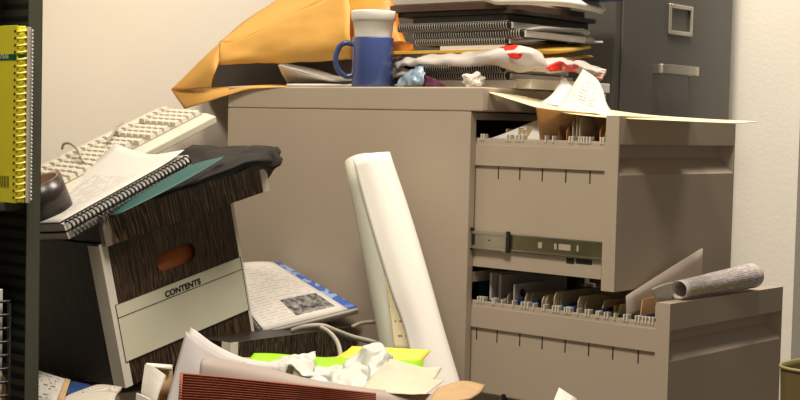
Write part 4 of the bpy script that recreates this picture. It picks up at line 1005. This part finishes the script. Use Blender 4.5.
sheet('film', [[W(346, 362, 2.10), W(362, 350, 2.11), W(376, 342.5, 2.12), W(384, 344, 2.12)], [W(350, 366, 2.075), W(364, 356, 2.075), W(377, 350, 2.08), W(391, 355, 2.09)], [W(358, 374, 2.06), W(369, 366, 2.055), W(380, 362, 2.06), W(393, 364, 2.08)], [W(361, 386, 2.04), W(371, 382, 2.03), W(382, 376, 2.05), W(392, 372, 2.07)]], M['plastic'], pl, n=9, wob=.010, fs=30, seed=8)
sheet('tan_sheet', [[W(384, 358, 2.075), W(396, 361, 2.08), W(420, 366, 2.09), W(443, 367.5, 2.10)], [W(376, 372, 2.055), W(394, 374, 2.05), W(416, 376, 2.06), W(436, 376, 2.08)], [W(362, 389, 2.02), W(388, 390, 2.01), W(412, 391, 2.01), W(430, 388, 2.04)]], M['tan'], n=6, wob=.003, fs=20,
      label='crumpled tan paper with pointed corner, upper one beside the plastic bag', cat='paper')
sheet('tan_sheet', [[W(385, 362, 2.05), W(404, 372, 2.045), W(428, 378, 2.05), W(444.5, 381, 2.06)], [W(372, 376, 2.03), W(396, 382, 2.02), W(420, 387, 2.02), W(434, 388, 2.03)], [W(360, 390, 2.0), W(388, 392.5, 1.99), W(412, 394, 1.99), W(426, 394, 2.0)]], M['tan'], n=6, wob=.002, fs=20, seed=4,
      label='crumpled tan paper, lower one nearest the long dull sheet', cat='paper')
# white sheet standing by the lower drawer, bottom edge of the view
sheet('loose_sheet', [[W(559, 387.5, 2.12), W(577, 399, 2.11)], [W(553, 402, 2.09), W(572, 414, 2.08)]], M['paper'], n=3, label='white paper corner in front of the lower drawer side at the bottom of the picture', cat='paper')

# ------------------------------------------------------------------ pile under the tipped box
def pile_book(name, cx, cy, sx, sy, z0, z1, rot, m, lab, cat, edge=None):
    c_, s_ = math.cos(rot), math.sin(rot)
    T = lambda p: V((cx+p.x*c_-p.y*s_, cy+p.x*s_+p.y*c_, p.z))
    return prop(build(name, MB().box(-sx/2, sx/2, -sy/2, sy/2, z0, z1, T=T), m, bevel=.002), lab, cat)
lowc = BXM @ V((0, 0, 0)); lowb = BXM @ V((0, bd, 0))
zlow_ = min(lowc.z, lowb.z)-.003
cx, cy = (lowc.x+lowb.x)/2-.0, (lowc.y+lowb.y)/2
zz = 0
for k, (h, m, lab) in enumerate(((.075, M['kraft'], 'brown cardboard parcel on the floor under the pile of books left of the tipped box'), (.055, M['navy'], 'thick navy book low in the pile under the tipped box'), (.04, M['pagesd'], 'worn thick paperback in the pile under the tipped box'))):
    pile_book('book' if k else 'parcel', cx, cy, .30, .22, zz+.0003, zz+h, -.75+.1*k, m, lab, 'book' if k else 'parcel'); zz += h
pile_book('book', cx+.02, cy-.02, .27, .21, zz+.0003, zlow_-.004, -.9, M['pagesd'], 'top book of the pile directly under the tipped box', 'book')
M['form'] = printed('form_print', (.55, .52, .47), (.16, .15, .14), lines=9, words=9, dens=.55, fill=.45)
zf = zlow_-.003
sheet('printed_form', [[W(36, 370, 2.31), W(65, 379, 2.26)], [W(28, 400, 2.17), W(56, 403, 2.15)]], M['form'], n=4, t=.001, label='grey printed form lying left under the tipped box', cat='paper')
sheet('file_folder', [[W(65, 379, 2.262), W(70.5, 380.5, 2.262)], [W(56, 403, 2.152), W(63, 403, 2.15)]], M['kraft'], n=4, t=.003, label='brown folder edge between the printed form and the blue booklet', cat='folder')
sheet('booklet', [[W(71, 382, 2.27), W(86, 385, 2.27), W(92, 387, 2.28)], [W(66, 394, 2.20), W(75, 397, 2.19), W(84, 393, 2.2)]], M['navy'], n=4, t=.004, label='dark blue booklet under the left bottom edge of the tipped box', cat='booklet')
sheet('magazine', [[W(86, 390, 2.24), W(100, 386, 2.26), W(122, 388.5, 2.26)], [W(66, 398, 2.18), W(86, 396, 2.19), W(116, 396, 2.19)], [W(64, 405, 2.15), W(86, 406, 2.15), W(114, 406, 2.15)]], M['pagesd'], n=5, t=.006, label='thick curled magazine at the bottom left under the box corner', cat='magazine')

# ------------------------------------------------------------------ metal shelving at the left
sp = W(36, 200, 2.05); sa, sb = (sp-ORG).dot(AX), (sp-ORG).dot(BX)
SHM = Matrix.Translation(C(sa, sb, 0)) @ Matrix.Rotation(-YAW, 4, 'Z')     # x out of the shelf front, y along the wall
sh = empty('metal_shelving', SHM, 'dark green grey metal shelving at the left edge of the view', 'shelving')
inv = SHM.inverted()
def sl(px, py, x=0): 
    p = inv @ hit(px, py, SHM @ V((x, 0, 0)), AX); return p.y, p.z
yl = sl(27.0, 200)[0]; yr = sl(40.8, 200)[0]
build('upright', MB().box(-.002, 0, yl, yr, 0, 1.9).box(-.03, 0, yr-.002, yr, 0, 1.9), M['shelf'], sh, local=True, bevel=.0006)
build('upright', MB().box(-.002, 0, yl-.75, yr-.75, 0, 1.9).box(-.03, 0, yl-.75, yl-.748, 0, 1.9), M['shelf'], sh, local=True, bevel=.0006)
dep = .45
build('side_panel', MB().box(-dep, -.005, yr-.004, yr-.0025, 0, 1.9), M['shelf_in'], sh, local=True)
sy = yr-.0045
# slotted rear post on the inner side
zsh = sl(15, 200)[1]-.004
mb = MB()
xa, xb = -.07, -.021
mb.box(xa-.03, xb+.009, sy-.004, sy, 0, 1.9)
k = 0; z = .02
while z < 1.85:
    mb.box(xa-.02, xb, sy-.0046, sy-.0036, z, z+.0065, mi=1); z += .0180
build('slotted_post', mb, [M['shelf_in'], M['black']], sh, local=True)
build('rear_panel', MB().box(-dep-.002, -dep, yl-.75, yr, 0, 1.9), M['shelf_in'], sh, local=True)
for zc in (zsh, zsh-.36, zsh+.40):
    build('shelf', MB().box(-dep, -.012, yl-.745, sy-.006, zc-.012, zc), M['shelf_in'], sh, local=True, bevel=.001)
# yellow spiral atlas, spine outwards, and the white comb bound book beside it
x_sp = .022
y_a, zb_a = sl(18, 199.5, x_sp); y_b, _ = sl(26.5, 199.5, x_sp); zt_a = sl(20, 25, x_sp)[1]
zb_a = zsh+.0004; hB = zt_a-zb_a
ybk = empty('spiral_book', SHM @ Matrix.Translation(V((x_sp, (y_a+y_b)/2, zb_a))), 'bright yellow spiral bound atlas with a green band on the shelf', 'book')
T = y_b-y_a
build('cover', MB().box(-.215, -.006, -T/2, -T/2+.0012, 0, hB), M['yellow_book'], ybk, local=True, bevel=.0004)
build('cover', MB().box(-.215, -.006, T/2-.0012, T/2, 0, hB), M['yellow_book'], ybk, local=True, bevel=.0004)
build('page_block', MB().box(-.213, -.008, -T/2+.0014, T/2-.0014, .002, hB-.002), M['pages'], ybk, local=True)
build('spine', MB().box(-.007, -.0045, -T/2+.0008, T/2-.0008, .001, hB-.001), M['yellow_book'], ybk, local=True, bevel=.0004)
nring = 25; mb = MB(); mb2 = MB()
for i in range(nring):
    zc = .008+(hB-.016)*i/(nring-1)
    pts = [V((-.006+T*.42*math.cos(a)*1.0, T*.46*math.sin(a), zc+.0016*math.sin(a))) for a in [(-.5+k/10)*math.pi for k in range(11)]]
    mb.tube(pts, .0017, 6)
    for s in (-1, 1): mb2.box(-.0046, -.0040, s*T*.42-.0016, s*T*.42+.0016, zc-.0018, zc+.0012) if s > 0 else mb2.box(-.013, -.009, -T/2-.0003, -T/2+.0005, zc-.0018, zc+.0014)
build('spiral_binding', mb, mat('yellow_coil', (.78, .70, .12), .35), ybk, local=True)
build('punched_hole', mb2, M['ink'], ybk, local=True)
zband0, zband1 = sl(10, 59.0, x_sp)[1]-zb_a, sl(10, 53.2, x_sp)[1]-zb_a
mb = MB().box(-.215, -.0065, -T/2-.0004, -T/2, zband0, zband1).box(-.0046, -.0041, -T/2+.001, T/2-.001, zband0, zband1)
gb = build('green_band', mb, M['green'], ybk, local=True)
bz = zb_a
tm = MW[ybk.name] @ Matrix.Translation(V((-.0385, -T/2-.0005, zband0+.0018))) @ Matrix.Rotation(math.pi/2, 4, 'X')
text_obj('lettering', 'ATLAS', .0085, tm, mat('pale_print', (.45, .55, .42), .5), gb, .0002, 'CENTER')
zb1 = sl(5, 188, x_sp)[1]-zb_a; zb2_ = sl(5, 177, x_sp)[1]-zb_a
mb = MB()
random.seed(4); x = -.0560
while x < -.0225:
    wv_ = random.choice((.0012, .0022)); mb.box(x, x+wv_, -T/2-.0005, -T/2-.0001, zb1, zb2_); x += wv_+random.choice((.0012, .002))
build('barcode', mb, mat('dull_ink', (.14, .12, .01), .6), ybk, local=True)
yw0 = y_b+.0008; yw1 = sl(32.5, 100, x_sp)[0]
hw_ = sl(30, 27, x_sp)[1]-zb_a
wbk = empty('comb_bound_book', SHM @ Matrix.Translation(V((x_sp, (yw0+yw1)/2, zb_a))), 'white comb bound book right beside the yellow atlas on the shelf', 'book')
Tw = yw1-yw0
build('page_block', MB().box(-.21, -.004, -Tw/2, Tw/2, 0, hw_), mat('offwhite_cover', (.46, .42, .37), .5), wbk, local=True, bevel=.0006)
mb = MB()
for i in range(46):
    zc = .005+(hw_-.01)*i/45
    mb.tube([V((-.0062+.0042*math.cos(a), Tw*.5-.0016+.0028*math.cos(a), zc+.002*math.sin(a))) for a in [(-.9+k/4*1.8) for k in range(5)]], .0011, 5)
build('comb_binding', mb, mat('comb_plastic', (.62, .62, .58), .35), wbk, local=True)
# black coil bound white book lower left and the varnished board
za = zsh-.36
x_l = -.004
yq0 = sl(-8, 340, x_l)[0]; yq1 = sl(4, 340, x_l)[0]; zq = sl(2, 290, x_l)[1]
cb = empty('comb_bound_book', SHM @ Matrix.Translation(V((x_l, (yq0+yq1)/2, za+.0004))), 'white book with black comb binding on the lower shelf at the left edge', 'book')
Tq = yq1-yq0
build('page_block', MB().box(-.20, -.004, -Tq/2, Tq/2, 0, zq-za), M['paper'], cb, local=True, bevel=.0006)
mb = MB().box(-.004, .001, Tq/2+.0075, Tq/2+.0105, .0, zq-za-.02)
i = 0; z = .006
while z < zq-za-.014:
    mb.tube([V((-.006, -.002, z)), V((.002, Tq*.25, z)), V((.002, Tq/2+.004, z)), V((-.001, Tq/2+.010, z))], .0022, 6); z += .0215*.9
build('comb_binding', mb, M['wire'], cb, local=True)
p0, p1 = W(-6, 362, 2.10), W(24, 404, 2.10)
d_ = (p1-p0).normalized(); u_ = V((0, -1, 0)); v_ = d_.cross(u_).normalized()
if v_.z > 0: v_ = -v_
p1 = p0+d_*((p0.z-.004)/-d_.z)
mb = MB(); LN_ = (p1-p0).length
for f in [0]:
    mb.add([p0+u_*a+v_*b+d_*c for c in (0, LN_) for b in (0, .05) for a in (-.004, .004)], [(0, 1, 3, 2), (4, 6, 7, 5), (0, 4, 5, 1), (2, 3, 7, 6), (0, 2, 6, 4), (1, 5, 7, 3)])
prop(build('wooden_board', mb, M['woodruler'], bevel=.0008), 'varnished wooden board leaning against the lower shelf at the left edge', 'board')

# ------------------------------------------------------------------ olive waste bin at the right edge
bc = W(834, 367, 2.17); bz_ = bc.z; r0 = .052
bc = V((bc.x, bc.y, 0))
bn = empty('waste_bin', Matrix.Translation(bc), 'olive metal waste bin at the right edge before the white wall', 'bin')
def sq(r, z, n=40, e=3.2):
    pts = []
    for k in range(n):
        a = 2*math.pi*k/n; c, s = math.cos(a), math.sin(a); d = (abs(c)**e+abs(s)**e)**(-1/e); 
        p = AX*(c*d*r)+BX*(s*d*r); pts.append(V((p.x, p.y, z)))
    return pts
bl = [sq(.062, .0), sq(.072, bz_-.004), sq(.0715, bz_), sq(.070, bz_), sq(.068, bz_-.006), sq(.059, .004)]
mb = MB(); n = 40; vs = [p for r in bl for p in r]
mb.add(vs, [(i*n+k, i*n+(k+1) % n, (i+1)*n+(k+1) % n, (i+1)*n+k) for i in range(len(bl)-1) for k in range(n)]+[tuple(range((len(bl)-1)*n, len(bl)*n))], 0, True)
build('body', mb, M['bin'], bn, local=True)
rimp = sq(.0725, bz_-.001)
build('rim', MB().tube(rimp, .0026, 8, closed=True), mat('bin_rim', (.30, .25, .11), .35), bn, local=True)
